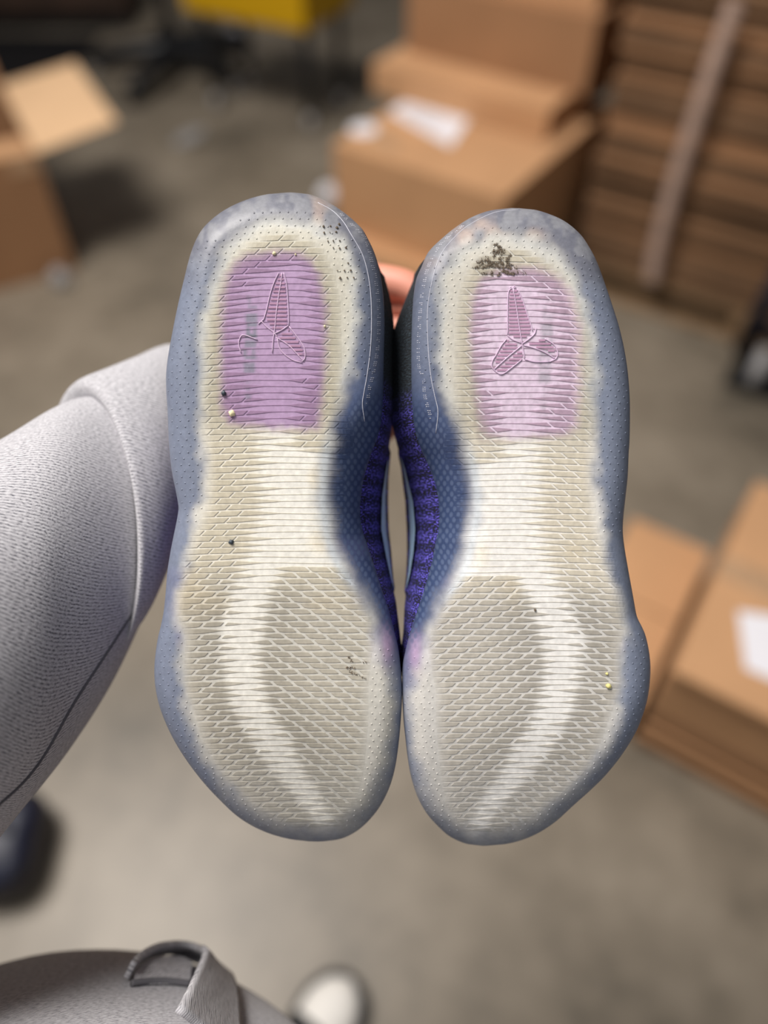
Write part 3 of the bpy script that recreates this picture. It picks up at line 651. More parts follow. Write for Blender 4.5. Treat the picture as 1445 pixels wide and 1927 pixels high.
    fs.append(tuple(range(NA))); fs.append(tuple((len(rowsy) - 1) * NA + k for k in range(NA))[::-1])
    if side == 1: fs = [f[::-1] for f in fs]
    up = mesh_obj('knit_upper', np.vstack(Vv), fs, M['knit'], root, np.vstack(Cc), np.vstack(U), True, org)
    if len(swL) > 2:               # pale overlay on the inner flank, seen edge-on
        swL = np.array(swL); swR = np.array(swR); off = np.array([sgn * .0012, 0, -.003])
        a = swL + off; b_ = swR + off; m_ = .5 * (a + b_) + np.array([sgn * .0008, 0, 0])
        n = len(a); tp_ = np.sin(np.linspace(.12, math.pi - .05, n))[:, None] ** .6
        a = m_ + (a - m_) * tp_; b2 = m_ + (b_ - m_) * tp_
        b3 = b2 + np.array([-sgn * .004, 0, .01])
        G = np.stack([a, m_, b2, b3], 1).reshape(-1, 3); Wd = CP + G[:, 0:1] * RT + G[:, 1:2] * UP + G[:, 2:3] * FW
        mesh_obj('side_overlay', Wd, grid_faces(n, 4), M['swoosh'], up, origin=org)['label'] = 'pale blue curved overlay on the inner flank'
    return root
shoes = [build_shoe(0), build_shoe(1)]

# ------------------------------------------------------------------ the person holding them
person = empty('person', (-.17, -.06, 0), 'person in heather grey sweatshirt seen from above, left arm reaching to hold both sneakers', 'person')
PO = np.array((-.17, -.06, 0))
def skel():
    V, R, E = [], [], []
    def add(p, r, prev=None):
        V.append(np.asarray(p, float)); R.append(r)
        if prev is not None: E.append((prev, len(V) - 1))
        return len(V) - 1
    pel = add((-.17, -.08, .93), .115)
    sp = add((-.17, -.09, 1.08), .105, pel); ch = add((-.18, -.13, 1.26), .11, sp); nk = add((-.18, -.15, 1.40), .055, ch)
    sh = add((-.31, -.10, 1.33), .055, ch)
    el = add(camp(-330, 1420, .345), .045, sh)
    fa = add(camp(60, 1090, .40), .036, el); wr = add(camp(400, 800, .475), .025, fa)
    for sx in (-1, 1):
        h = add((-.17 + sx * .09, -.07, .86), .085, pel); kn = add((-.15 if sx > 0 else -.27, -.03, .50), .058, h); an = add((-.19 if sx > 0 else -.27, 0 if sx > 0 else -.09, .11), .035, kn)
        add((-.125 if sx > 0 else -.29, .09 if sx > 0 else .0, .05), .024, an)
    pm = add(camp(500, 700, .492), .024, wr)
    kn_ = [(590, 555, .485), (600, 600, .490), (600, 645, .492), (590, 690, .490)]
    mids = [(696, 528, .474), (710, 572, .484), (712, 612, .487), (700, 648, .487)]
    tips = [(768, 540, .468), (782, 580, .474), (780, 622, .475), (760, 658, .475)]
    ends = [(826, 584, .462), (842, 595, .460), (838, 632, .460), (808, 668, .462)]
    for k, m_, t, e_ in zip(kn_, mids, tips, ends):
        big = 1.22 if m_[1] < 540 else 1.0; a = add(camp(*k), .0115 * big, pm); a = add(camp(*m_), .0098 * big, a); a = add(camp(*t), .0092 * big, a); add(camp(*e_), .0072, a)
    a = add(camp(520, 775, .478), .013, wr); a = add(camp(640, 800, .470), .0105, a); a = add(camp(700, 806, .462), .0098, a); add(camp(752, 808, .458), .008, a)
    return V, R, E
V, R, E = skel()
me = bpy.data.meshes.new('body'); me.from_pydata([tuple(v - PO) for v in V], E, []); me.materials.append(M['skin'])
body = bpy.data.objects.new('body', me); C.objects.link(body); body.parent = person
md = body.modifiers.new('skin', 'SKIN'); md.use_smooth_shade = True
for i, r in enumerate(R):
    sv = me.skin_vertices[0].data[i]; sv.radius = (r, r); sv.use_root = (i == 0)
body.modifiers.new('sub', 'SUBSURF').levels = 2; body.modifiers['sub'].render_levels = 2

def loft(rings, n=64, wrinkle=0.0, seed=0, sub=6):   # rings: (centre, half axis a, half axis b)
    Cn = cr([r[0] for r in rings], sub); A = cr([r[1] for r in rings], sub); B = cr([r[2] for r in rings], sub)
    th = np.linspace(0, 2 * math.pi, n, endpoint=False)
    P = Cn[:, None] + np.cos(th)[None, :, None] * A[:, None] + np.sin(th)[None, :, None] * B[:, None]
    sl = np.r_[0, np.cumsum(np.linalg.norm(np.diff(P[:, n // 4], axis=0), axis=1))]
    rad = np.linalg.norm(A, axis=1).mean()
    if wrinkle:
        for i in range(P.shape[0]):
            for j in range(n):
                d = P[i, j] - Cn[i]; q = Vector((P[i, j] * [9, 9, 9]).tolist()) + Vector((seed, 0, 0)); q2 = Vector((P[i, j] * [24, 24, 24]).tolist())
                P[i, j] = Cn[i] + d * (1 + wrinkle * noise.noise(q) + .35 * wrinkle * noise.noise(q2))
    uv = np.stack([np.tile(th / (2 * math.pi) * 2 * math.pi * rad, (len(Cn), 1)), np.repeat(sl[:, None], n, 1)], -1)
    return P, uv
def arm_rings(spec, straight=False):
    rows = [(camp(*t, d), camp(*b_, d), sd_) for t, b_, d, sd_ in spec]
    cen = np.array([.5 * (t + b_) for t, b_, _ in rows]); ax = np.gradient(cen, axis=0); out = []
    if straight: ax = np.repeat((cen[-1] - cen[0])[None], len(cen), 0)
    for (t, b_, sd_), c, a in zip(rows, cen, ax):
        h = .5 * (t - b_); n = np.cross(a, h); n /= np.linalg.norm(n)
        if np.dot(n, -FW) < 0: n = -n
        out.append((c, h, n * sd_))
    return out
sleeve_spec = [((-520, 1150), (-330, 1900), .33, .07), ((-330, 1040), (-160, 1800), .345, .072), ((-150, 915), (-50, 1632), .362, .068), ((0, 830), (18, 1538), .38, .060),
               ((90, 782), (120, 1412), .393, .048), ((150, 757), (200, 1292), .403, .037), ((215, 745), (250, 1180), .414, .030), ((270, 740), (285, 1090), .428, .026)]
sweat = None
tor = [((-.17, -.06, .78), .165, .120), ((-.17, -.052, .86), .176, .134), ((-.17, -.050, .94), .178, .140), ((-.17, -.052, 1.0), .176, .138), ((-.172, -.068, 1.06), .172, .127),
       ((-.175, -.10, 1.15), .17, .115), ((-.18, -.125, 1.25), .175, .11), ((-.18, -.135, 1.33), .17, .095), ((-.18, -.14, 1.40), .10, .075), ((-.18, -.145, 1.43), .065, .06)]
P, uv = loft([(np.array(c), np.array((hx, 0, 0)), np.array((0, hy, 0))) for c, hx, hy in tor], 96, .018, 3)
TF = grid_faces(P.shape[0], 96, True); TV = P.reshape(-1, 3)
sweat = mesh_obj('sweatshirt', TV, TF, M['fleece'], person, None, uv.reshape(-1, 2), True, PO)
bvh = BVHTree.FromPolygons([tuple(v) for v in TV], TF)
# sleeve with its folded-back cuff
P, uv = loft(arm_rings(sleeve_spec), 72, .055, 11)
slv = mesh_obj('sleeve', P.reshape(-1, 3), grid_faces(P.shape[0], 72, True), M['fleece'], sweat, None, uv.reshape(-1, 2), True, PO)
seamP = P[:, int(72 * .37)]; out = seamP - P.mean(1); 
seam_pts = P.mean(1) + out * 1.004
v, f = tube(P.mean(1) + out * 1.0, .0009, 6); mesh_obj('sleeve_seam', v, f, M['seam'], sweat, origin=PO)
cuff_spec = [((172, 756), (200, 1230), .4035, .034), ((152, 738), (196, 1246), .4030, .041), ((144, 722), (203, 1240), .404, .044), ((156, 708), (215, 1222), .406, .044), ((200, 690), (248, 1172), .413, .042),
             ((260, 668), (292, 1072), .427, .038), ((318, 648), (322, 1000), .446, .033), ((380, 655), (385, 950), .464, .030)]
P, uv = loft(arm_rings(cuff_spec, True), 72, .03, 21, 6)
mesh_obj('cuff', P.reshape(-1, 3), grid_faces(P.shape[0], 72, True), M['fleece'], sweat, None, uv.reshape(-1, 2), True, PO)
# pouch pocket with its edge curling open
def on_body(px, py, off, last=[None]):
    r = camp(px, py, 1.0) - CP; r /= np.linalg.norm(r)
    h = bvh.ray_cast(Vector(CP), Vector(r))
    if h[0] is None: return last[0] + np.array((0, off, 0)) if last[0] is not None else camp(px, py, .45)
    last[0] = np.array(h[0]); n = np.array(h[1]); n = n if np.dot(n, r) < 0 else -n
    return np.array(h[0]) + n * off
FE = cr([(248, 1852), (262, 1836), (290, 1820), (325, 1815), (352, 1822), (360, 1842), (354, 1872), (342, 1902), (326, 1940), (305, 1985)], 5)
OE = cr([(240, 1850), (255, 1826), (286, 1808), (330, 1803), (388, 1812), (424, 1838), (438, 1872), (443, 1905), (446, 1945), (448, 1990)], 5)
nu = 12; G = []
for (a, b_), (c, d) in zip(FE, OE):
    for k in range(nu):
        t = k / (nu - 1); px, py = a + (c - a) * t, b_ + (d - b_) * t
        G.append(on_body(px, max(py, 1800), (.0015 + (.008 + .008 * smooth(1815, 1860, py) * (a > 300)) * (1 - t) ** 1.2)))
G = np.array(G)
pk = mesh_obj('pouch_pocket', G, grid_faces(len(FE), nu), M['fleece'], sweat, None, np.stack([G[:, 0], G[:, 1] + G[:, 2]], 1), True, PO)
LNg = []
for t in np.linspace(0, 1, 9):
    for k in range(9):
        w_ = k / 8; x_ = 250 + 106 * t; top_ = np.interp(x_, FE[:22, 0], FE[:22, 1]); LNg.append(on_body(x_, max(top_ + (1856 - top_) * w_, 1800), .0045 - .0035 * w_))
mesh_obj('pocket_lining', np.array(LNg), grid_faces(9, 9), M['fleece'], pk, None, np.array(LNg)[:, :2], True, PO)
v, f = tube(cr([on_body(246 + 13.5 * k, 1857 - 5 * math.sin(k / 8 * math.pi), .0016) for k in range(9)], 4), .0018, 6); mesh_obj('pocket_slit_shade', v, f, M['seam'], pk, origin=PO)  # dark tube stands in for the shade inside the pocket opening
pk.modifiers.new('thick', 'SOLIDIFY').thickness = .003
v, f = tube([on_body(a, max(b_, 1800), .002) for a, b_ in OE[18:]], .0009, 6); mesh_obj('pocket_seam', v, f, M['seam'], pk, origin=PO)
# trousers and shoes of the person
for sx in (-1, 1):
    ax_ = -.19 if sx > 0 else -.27; ay_ = .0 if sx > 0 else -.09
    P, uv = loft([(np.array((-.17 + sx * .085, -.065, .93)), np.array((.10, 0, 0)), np.array((0, .115, 0))), (np.array((-.17 + sx * .095, -.05, .70)), np.array((.09, 0, 0)), np.array((0, .095, 0))),
                  (np.array((.5 * (-.17 + sx * .095 + ax_), -.03, .45)), np.array((.075, 0, 0)), np.array((0, .08, 0))), (np.array((ax_, ay_, .10)), np.array((.06, 0, 0)), np.array((0, .07, 0)))], 32, .03, sx + 40)
    mesh_obj('trouser_leg', P.reshape(-1, 3), grid_faces(P.shape[0], 32, True), M['trousers'], person, None, uv.reshape(-1, 2), True, PO)
    ang = -.6 if sx > 0 else .15
    base = np.array((-.226, -.036, 0) if sx > 0 else (-.26, -.17, 0))
    def shoe_pt(x, y, z): return base + np.array((x * math.cos(ang) - y * math.sin(ang), x * math.sin(ang) + y * math.cos(ang), z))
    # soles and uppers from outline rows
    ys = np.linspace(0, .30, 26); hw = np.interp(ys, [0, .02, .06, .14, .20, .25, .285, .30], [.004, .028, .036, .036, .046, .047, .032, .004])
    hw = np.maximum(hw, .004); top = np.interp(ys, [0, .03, .10, .15, .20, .25, .285, .30], [.085, .10, .10, .092, .075, .062, .050, .030])
    Sv = []; 
    for y, w, t in zip(ys, hw, top):
        for a in np.linspace(0, math.pi, 15): Sv.append(shoe_pt(w * math.cos(a), y, .022 + (t - .022) * math.sin(a) ** .8))
    cut = 17
    Sv = np.array(Sv)
    uo = mesh_obj('shoe', Sv, grid_faces(26, 15), M['shoe_black'], person, None, None, True, PO)
    T = []
    for y, w, t in list(zip(ys, hw, top))[18:]:
        for a in np.linspace(.0, math.pi, 15): T.append(shoe_pt((w + .002) * math.cos(a), y + .001, .022 + (t + .002 - .022) * math.sin(a) ** .8))
    mesh_obj('toe_cap', np.array(T), grid_faces(8, 15), M['shoe_white'], uo, None, None, True, PO)['label'] = 'white rounded toe'
    So = []
    for z, k in ((0, .004), (.004, .010), (.026, .010), (.030, .004)):
        ring = [(w + k, y) for y, w in zip(ys, hw)] + [(-w - k, y) for y, w in zip(ys[::-1], hw[::-1])]
        So += [shoe_pt(x, .15 + (y - .15) * (1 + k / .15), z) for x, y in ring]
    n = 52; fo = grid_faces(4, n, True) + [tuple(range(n))[::-1], tuple(3 * n + k for k in range(n))]
    mesh_obj('shoe_sole', np.array(So), fo, M['shoe_black'], uo, None, None, False, PO)

# ------------------------------------------------------------------ cartons
def flap_box(lo, hi, b_=.0015): return MB().box(lo, hi, b_)
def carton(label, corner, yaw, w, dp, h, z0=0.0, m='card', group=None, tape=True, lid='closed', cat='carton'):
    """corner = front left corner; x runs along the front, y to the back"""
    r = empty('carton', (corner[0], corner[1], z0), label, cat, group, yaw)
    t = .005
    b_ = MB(); b_.box((0, 0, 0), (w, t, h - t), .001); b_.box((0, dp - t, 0), (w, dp, h - t), .001); b_.box((0, t, 0), (t, dp - t, h - t), .001); b_.box((w - t, t, 0), (w, dp - t, h - t), .001)
    b_.box((t, t, 0), (w - t, dp - t, t)); b_.build('body', M[m], r)
    if lid == 'closed':
        for lo, hi in (((0, 0, h - t), (w, dp / 2 - .002, h)), ((0, dp / 2 + .002, h - t), (w, dp, h))):
            flap_box(lo, hi).build('flap', M[m], r)
        if tape:
            MB().box((0, dp / 2 - .03, h), (w, dp / 2 + .03, h + .0006)).box((-.0006, dp / 2 - .03, h - .07), (0, dp / 2 + .03, h)).build('tape', M['tape'], r)
    return r
def sticker(parent, name, quad, m, lift=.0012, label=None):  # thin sheet on a carton, local corners
    q = np.array(quad, float); n = np.cross(q[1] - q[0], q[3] - q[0]); n /= np.linalg.norm(n)
    v = np.vstack([q, q + n * lift]); o = mesh_obj(name, v, [(4, 5, 6, 7), (3, 2, 1, 0), (0, 1, 5, 4), (1, 2, 6, 5), (2, 3, 7, 6), (3, 0, 4, 7)], M[m], parent, smooth_=False)
    if label: o['label'] = label
    return o
def loc(r, p):                     # world point into a carton's own frame
    c, s_ = math.cos(-r.rotation_euler.z), math.sin(-r.rotation_euler.z); d = np.array(p) - np.array(r.location)
    return np.array((c * d[0] - s_ * d[1], s_ * d[0] + c * d[1], d[2]))
ya = -math.radians(34.5)
cD = carton('low carton on the floor at the bottom of the middle pile, white label on it', (-.17, 2.20), ya, .55, .72, .225, 0, 'card', 'cartons piled in the middle', False)
cA = carton('wide carton with white paper and round painted glint on its top, in the middle pile', (-.153, 2.277), ya, .58, .72, .262, .225, 'card', 'cartons piled in the middle', False)
cB = carton('shallow carton lying on the papered one in the middle pile', (-.039, 2.645), ya, .63, .52, .088, .4895, 'card', 'cartons piled in the middle', False)
cC = carton('tall-fronted carton standing on the shallow one in the middle pile', (.074, 2.74), ya, .63, .44, .20, .5785, 'card_dark', 'cartons piled in the middle', False)
cE = carton('topmost carton of the middle pile, cut by the upper edge of the view', (.12, 2.775), ya, .58, .40, .26, .7795, 'card', 'cartons piled in the middle', True)
zA = .487
pl = [loc(cA, at(x, y, zA)) for x, y in ((733, 211), (848, 276), (881, 226), (759, 193))]
lab = sticker(cA, 'packing_slip', pl, 'paper', .0015, 'white sheet of paper')
for k in range(3):                 # grey printed lines on the sheet
    a = .25 + .2 * k; e0 = [np.array(pl[0]) * (1 - a) + np.array(pl[3]) * a, np.array(pl[1]) * (1 - a) + np.array(pl[2]) * a]; d = (np.array(pl[3]) - np.array(pl[0])) * .07
    s0, s1 = e0[0] * .85 + e0[1] * .15, e0[0] * .3 + e0[1] * .7
    sticker(lab, 'printed_line', [s0 + [0, 0, .0016], s1 + [0, 0, .0016], s1 + d + [0, 0, .0016], s0 + d + [0, 0, .0016]], 'print_', .0003)
pc = loc(cA, at(684, 243, zA)); rr = .043
th = np.linspace(0, 2 * math.pi, 24, endpoint=False)
v = [(pc[0] + rr * math.cos(a), pc[1] + rr * math.sin(a), pc[2] + dz) for dz in (0, .0015) for a in th]
mesh_obj('tape_glint_disc', v, grid_faces(2, 24, True) + [tuple(24 + k for k in range(24))], M['paper'], cA, smooth_=False)['label'] = 'round white disc standing in for a glint'  # white disc stands in for a glint on clear tape
t0 = [loc(cA, at(x, y, zA)) for x, y in ((690, 262), (742, 287), (752, 268), (706, 250))]
sticker(cA, 'tape_piece', t0, 'tape', .0012)
sticker(cD, 'shipping_label', [(.03, -.0, .09), (.16, -.0, .09), (.16, -.0, .19), (.03, -.0, .19)], 'paper', .0012, 'white label on the front')

# flattened cartons stacked on a pallet, right
yp = -math.radians(32); pc0 = np.array((.62, 2.28))
ep = np.array((math.cos(yp), math.sin(yp))); gp = np.array((-math.sin(yp), math.cos(yp)))
pal = empty('pallet', (pc0[0], pc0[1], 0), 'wooden pallet under the tall stack of flattened cartons', 'pallet', None, yp)
for k in range(7): MB().box((0, .0 + k * .135, .095), (1.2, .10 + k * .135, .115), .002).build('deck_board', M['wood'], pal)
for k in range(3): MB().box((.0 + k * .555, 0, .018), (.09 + k * .555, .91, .095), .002).build('stringer', M['wood'], pal)
for k in range(3): MB().box((0, .0 + k * .405, 0), (1.2, .10 + k * .405, .018), .002).build('bottom_board', M['wood'], pal)
z = .115; r5 = random.Random(4); nb = 0
ordn = 'first second third fourth fifth sixth seventh eighth ninth tenth eleventh twelfth thirteenth fourteenth fifteenth sixteenth seventeenth eighteenth nineteenth twentieth twenty-first twenty-second twenty-third twenty-fourth'.split()
while z < 1.0:
    h = r5.choice([.034, .042, .05]); ox, oy = r5.uniform(-.010, .010), r5.uniform(-.012, .008); w = 1.12 + r5.uniform(-.05, .06)
    o = empty('flattened_carton', tuple(np.append(pc0 + ep * (.02 + ox) + gp * (.01 + oy), z)), 'bundle of flattened brown cartons, ' + ordn[nb] + ' up from the pallet boards', 'flattened carton', 'flattened cartons stacked on the pallet', yp + r5.uniform(-.012, .012))
    zz = 0; nl = 4
    for k in range(nl):
        hh = h / nl; MB().box((r5.uniform(-.005, .005), r5.uniform(-.005, .005), zz), (w + r5.uniform(-.02, .02), .86 + r5.uniform(-.02, .02), zz + hh * .93), .0008).build('cardboard_sheet', M[r5.choice(['card_edge', 'card_edge', 'card_edge', 'card_dark'])], o)
        zz += hh
    z += h + .0005; nb += 1
def on_front(px, py, lift=.05):    # sight line through a pixel onto the stack's front plane
    n = -gp; r = camp(px, py, 1.0) - CP; p0 = pc0 - gp * lift
    t = np.dot(n, p0) / np.dot(n, r[:2]); return CP + r * t
ctr = cr([on_front(*p) for p in ((1386, 0), (1372, 40), (1340, 130), (1300, 250), (1262, 370), (1235, 470), (1225, 530))], 8)
fw_ = np.append(ep, 0) * .022; bk = np.append(gp, 0)
rp = np.random.default_rng(3); L = []
for i, c in enumerate(ctr):
    k = .006 * math.sin(i * 1.3)
    L += [c - fw_, c - bk * (.006 + k * .4), c + fw_, c + fw_ + bk * .002, c - fw_ + bk * .002]
o = mesh_obj('film_strip', np.array(L), grid_faces(len(ctr), 5, True), M['film'])
o['label'] = 'pale strip of stretch film hanging down the flattened carton stack'; o['category'] = 'film strip'

# open carton at the left
r_ = np.array((-.47, .88)); yl = math.atan2(.47, .88)
cl_ = np.array((-1.09, 2.38)) - .5 * np.array((math.cos(yl), math.sin(yl)))
cL = carton('open carton on the left with one pale flap spread out to the right', cl_, yl, .5, .60, .414, 0, 'card_dark', None, False, 'open')
def flap(parent, a, b_, out, m, t=.004, label=None):
    a, b_, out = map(np.array, (a, b_, out)); n = np.cross(b_ - a, out); n = n / np.linalg.norm(n) * t
    v = np.array([a, b_, b_ + out - (b_ - a) * .02, a + out + (b_ - a) * .02]); v = np.vstack([v, v + n])
    o = mesh_obj('flap', v, [(3, 2, 1, 0), (4, 5, 6, 7), (0, 1, 5, 4), (1, 2, 6, 5), (2, 3, 7, 6), (3, 0, 4, 7)], M[m], parent, smooth_=False)
    if label: o['label'] = label
    return o
flap(cL, (.5, 0, .414), (.5, .60, .414), (.27, 0, .035), 'card_pale', label='pale flap spread outwards')
flap(cL, (0, .60, .414), (0, 0, .414), (.24, 0, -.05), 'card')
flap(cL, (0, 0, .414), (.5, 0, .414), (0, .20, -.03), 'card')
flap(cL, (.5, .60, .414), (0, .60, .414), (0, .1, .22), 'card_dark')
sticker(cL, 'tape_piece', [(.41, -.001, .36), (.49, -.001, .36), (.49, -.001, .414), (.41, -.001, .414)], 'tape')
sticker(cL, 'red_mark', [(.10, -.001, .10), (.205, -.001, .10), (.205, -.001, .21), (.10, -.001, .21)], 'red', .001, 'red printed mark')
# cartons at lower right
yg = -math.radians(32.7)
cH = carton('flat brown carton on the floor under the white-labelled one, lower right', (.513, .640), yg, .62, .50, .15, 0, 'card_dark', 'cartons at lower right', False)
cG = carton('carton with white label on its top at the right edge', (.510, .643), yg, .62, .52, .165, .150, 'card', 'cartons at lower right', True)
gq = [loc(cG, at(x, y, .315)) for x, y in ((1402, 1258), (1475, 1290), (1490, 1165), (1388, 1150))]
gl_ = sticker(cG, 'shipping_label', gq, 'paper', .0016, 'white paper label')
MB().box((0, -.012, .150), (.62, -.0005, .1655), .002).build('flap_edge', M['card'], cG)
for k in range(2): MB().box((.0, -.004, .035 + .05 * k), (.62, .0, .05 + .05 * k), .001).build('edge_band', M['card'], cH)
cJ = carton('lower carton beside the white-labelled one, half behind the right sneaker', (.343, .754), yg, .186, .45, .13, 0, 'card', 'cartons at lower right', False)

# ------------------------------------------------------------------ things farther back
def lathe(profile, n=20):
    th = np.linspace(0, 2 * math.pi, n, endpoint=False); p = np.array(profile)
    v = np.stack([p[:, None, 0] * np.cos(th), p[:, None, 0] * np.sin(th), np.repeat(p[:, 1:2], n, 1)], -1).reshape(-1, 3)
    return v, grid_faces(len(p), n, True) + [tuple(range(n))[::-1], tuple((len(p) - 1) * n + k for k in range(n))]
def wheel(parent, p, r, w, ang, m='grey', name='caster'):
    v, f = lathe([(r * .4, -w / 2), (r * .9, -w / 2), (r, -w / 4), (r, w / 4), (r * .9, w / 2), (r * .4, w / 2)], 18)
    v = np.stack([v[:, 2], v[:, 0], v[:, 1]], 1); c, s_ = math.cos(ang), math.sin(ang)
    v = np.stack([v[:, 0] * c - v[:, 1] * s_, v[:, 0] * s_ + v[:, 1] * c, v[:, 2]], 1) + np.array(p)
    return mesh_obj(name, v, f, M[m], parent, smooth_=False)
# swivel chair: star base, column, casters; seat above the frame
chx = at(335, 140, 0.0); ch = empty('swivel_chair', (chx[0], chx[1], 0), 'black swivel chair with curved star base on grey casters, top left', 'chair')
mbc = MB(); v, f = lathe([(.03, .09), (.045, .10), (.045, .15), (.028, .17), (.026, .40), (.02, .44)]); mbc.add(v, f); mbc.build('column', M['black'], ch, True)
a0 = math.atan2(*(at(245, 208, 0) - chx)[[1, 0]])
for k in range(5):
    a = a0 + k * 2 * math.pi / 5; d = np.array((math.cos(a), math.sin(a), 0)); sd_ = np.array((-d[1], d[0], 0))
    pts = [d * t * .42 + sd_ * .03 * math.sin(t * 3) + np.array((0, 0, .125 - .055 * t * t)) for t in np.linspace(0, 1, 10)]
    MB().tube(pts, np.linspace(.050, .036, 10), 10).build('leg', M['black'], ch, True)
    wheel(ch, d * .41 + np.array((0, 0, .028)), .028, .035, a, 'grey' if k else 'black')
mbs = MB(); v, f = lathe([(.05, .44), (.20, .45), (.235, .48), (.23, .52), (.15, .54)], 28); mbs.add(v, f).build('seat', M['black'], ch, True)
# yellow cart
e0, e1 = at(345, 18, .42), at(577, 62, .42); yw = math.atan2(e1[1] - e0[1], e1[0] - e0[0]); wl = np.linalg.norm((e1 - e0)[:2])
ct = empty('utility_cart', (e0[0], e0[1], 0), 'yellow plastic cart on grey casters at the top edge', 'cart', None, yw)
wl = float(wl); b_ = MB().box((0, 0, .42), (wl, .40, .435), .004).box((0, 0, .42), (wl, .015, .62), .005).box((0, .385, .42), (wl, .40, .62), .005).box((0, 0, .42), (.015, .40, .62), .005).box((wl - .015, 0, .42), (wl, .40, .62), .005)
b_.build('tray', M['yellow'], ct)
for x, y in ((.05, .06), (wl - .05, .06), (.05, .34), (wl - .05, .34)):
    MB().tube([(x, y, .07), (x, y, .43)], .018, 10).build('leg', M['black'], ct, True); wheel(ct, (x, y + .01, .045), .045, .03, .3)
for x in (.02, wl - .02): MB().tube([(x, .39, .6), (x, .44, .8), (x, .50, .9)], .014, 8).build('handle_post', M['black'], ct, True)
# dark cabinet at the far left
cb = empty('cabinet', (-2.75, 4.75, 0), 'dark brown low cabinet at the back left behind the added floor shade sheet', 'cabinet', None, 0)
MB().box((0, 0, .08), (1.35, .5, .85), .006).build('body', M['brown'], cb); MB().box((-.02, -.02, .85), (1.37, .52, .88), .004).build('cabinet_top', M['brown'], cb)
for k in range(2):
    d = MB().box((.02 + k * .66, -.018, .10), (.66 + k * .66, 0, .83), .003).build('door', M['brown'], cb)
    MB().tube([(.60 + k * .12, -.03, .42), (.60 + k * .12, -.03, .55)], .008, 8).build('handle', M['black'], d, True)
MB().box((.02, .03, 0), (1.33, .47, .08)).build('plinth', M['black'], cb)
mt = MB().box((-2.5, 3.75, 0), (-1.56, 4.68, .010), .004).build('floor_shade_sheet', M['black']); mt['label'] = 'added dark sheet standing in for shaded floor in front of the dark cabinet'; mt['category'] = 'mat'  # thin black slab added to darken the floor like shade
pb = at(-60, 200, .0); bn = empty('plastic_bin', (pb[0] - .12, pb[1] - .10, 0), 'pale blue plastic bin at the left edge by the cabinet', 'bin', None, .1)
v = []
for z_, k, in ((0, .0), (.30, .03), (.31, .045), (.33, .045), (.33, .02), (.02, -.01)):
    v += [(-.13 - k, -.10 - k, z_), (.13 + k, -.10 - k, z_), (.13 + k, .10 + k, z_), (-.13 - k, .10 + k, z_)]
mesh_obj('tub', np.array(v), grid_faces(6, 4, True) + [(3, 2, 1, 0), (20, 21, 22, 23)], M['blue'], bn, smooth_=False)
# hand truck leaning on the stack at the right
h0 = at(1388, 668, .0); ht = empty('hand_truck', (h0[0], h0[1], 0), 'dark hand truck leaning on the flattened carton stack', 'hand truck')
top = on_front(1470, 520, .10); tv = top - np.array((h0[0], h0[1], 0)); tv = tv * 1.5
sx = np.append(ep, 0) * .34
mb_ = []
MB().tube([(0, 0, .03), tuple(tv)], .027, 10).build('rail', M['navy'], ht, True)
MB().tube([tuple(sx + np.array((0, 0, .03))), tuple(sx + tv)], .027, 10).build('rail', M['navy'], ht, True)
for t in (.3, .6, .95): MB().tube([tuple(tv * t), tuple(sx + tv * t)], .012, 8).build('crossbar', M['navy'], ht, True)
q0 = np.array((0, 0, .004)); dv = -np.append(gp, 0) * .17
mesh_obj('toe_plate', np.array([q0, sx + q0, sx + q0 + dv, q0 + dv, q0 + [0, 0, .008], sx + q0 + [0, 0, .008], sx + q0 + dv + [0, 0, .008], q0 + dv + [0, 0, .008]]), [(3, 2, 1, 0), (4, 5, 6, 7), (0, 1, 5, 4), (1, 2, 6, 5), (2, 3, 7, 6), (3, 0, 4, 7)], M['black'], ht, smooth_=False)
wp = at(1428, 690, .06) - np.array((h0[0], h0[1], 0))
wheel(ht, wp, .06, .04, yp, 'grey', 'wheel'); wheel(ht, wp + sx, .06, .04, yp, 'grey', 'wheel')
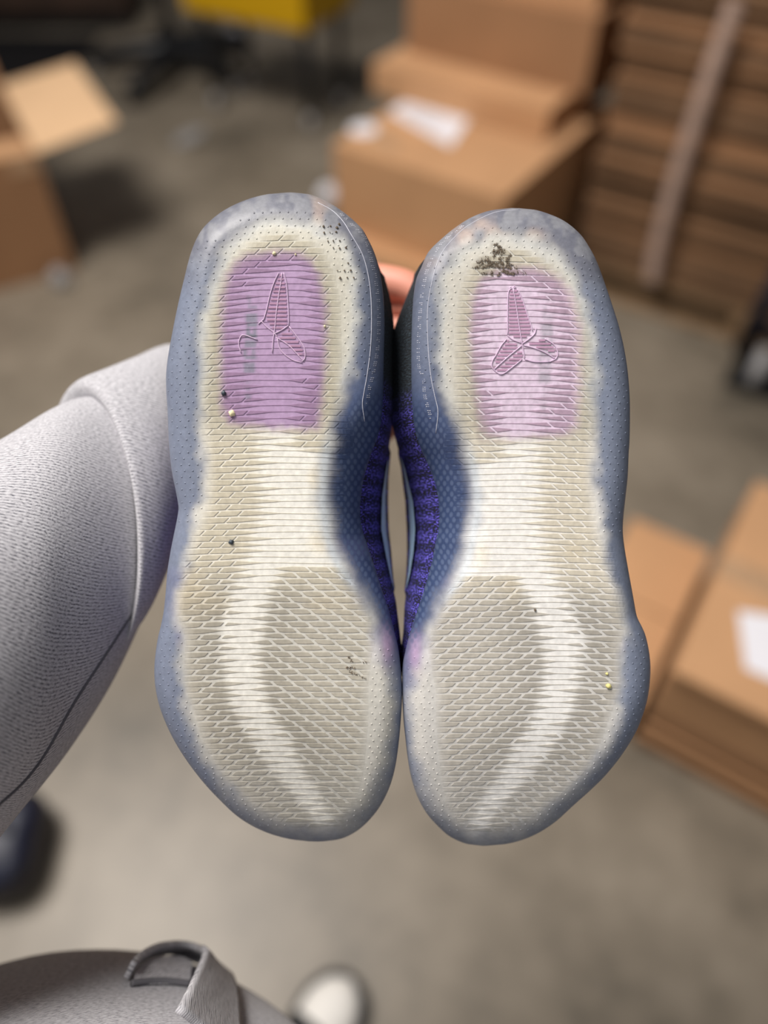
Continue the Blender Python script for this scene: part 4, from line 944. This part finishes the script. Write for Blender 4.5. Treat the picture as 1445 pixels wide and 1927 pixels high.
# dark bag at the left edge
bgp = at(10, 1600, .05); bag = empty('bag', (bgp[0] - .03, bgp[1] + .01, 0), 'dark navy bag on the floor under the sleeve, left edge', 'bag')
bm = bmesh.new(); bmesh.ops.create_icosphere(bm, subdivisions=4, radius=1)
for w in bm.verts:
    c = w.co.copy(); q = Vector((math.copysign(abs(c.x) ** .6, c.x), math.copysign(abs(c.y) ** .6, c.y), math.copysign(abs(c.z) ** .6, c.z)))
    k = 1 + .06 * noise.noise(q * 3); w.co = Vector((q.x * .10 * k, q.y * .095 * k, max(.066 + q.z * .066 * k, 0)))
bm.verts.index_update(); MB().add([w.co[:] for w in bm.verts], [[w.index for w in f.verts] for f in bm.faces]).build('bag_body', M['navy'], bag, True); bm.free()
MB().tube(cr([(-.06, 0, .125), (-.03, .02, .18), (.03, .02, .18), (.06, 0, .125)], 6), .008, 8).build('handle', M['navy'], bag, True)
# scraps
def scrap(name, p, r, label, cat, seed, flat=.8, m='paper', sx=1.0, ang=0.):
    bm = bmesh.new(); bmesh.ops.create_icosphere(bm, subdivisions=3, radius=1); c_, s_ = math.cos(ang), math.sin(ang)
    for w in bm.verts:
        k = 1 + .35 * noise.noise(w.co * 2.3 + Vector((seed, 0, 0))); x, y, z_ = w.co.x * r * sx * k, w.co.y * r * k, w.co.z * r * flat * k
        w.co = Vector((x * c_ - y * s_, x * s_ + y * c_, max(z_, -r * flat * .7) + r * flat * .7))
    bm.verts.index_update(); o = MB().add([w.co[:] for w in bm.verts], [[w.index for w in f.verts] for f in bm.faces]).build(name, M[m], None, False); bm.free()
    o.location = p; o['label'] = label; o['category'] = cat; return o
p = at(622, 378, .0); scrap('crumpled_paper', (p[0], p[1], 0), .045, 'crumpled white paper on the floor left of the middle pile', 'paper', 3)
p = at(118, 535, .0); scrap('crumpled_paper', (p[0], p[1], 0), .034, 'grey crumpled paper on the floor before the open carton', 'paper', 8, 1.0, 'grey')
p = at(357, 258, .0); scrap('plastic_scrap', (p[0], p[1], 0), .042, 'long pale plastic scrap lying on the open floor', 'scrap', 12, .12, 'grey', 2.2, 1.05)
p = at(440, 92, .0); scrap('crumpled_paper', (p[0], p[1], 0), .075, 'white crumpled paper under the yellow cart', 'paper', 17, .8)
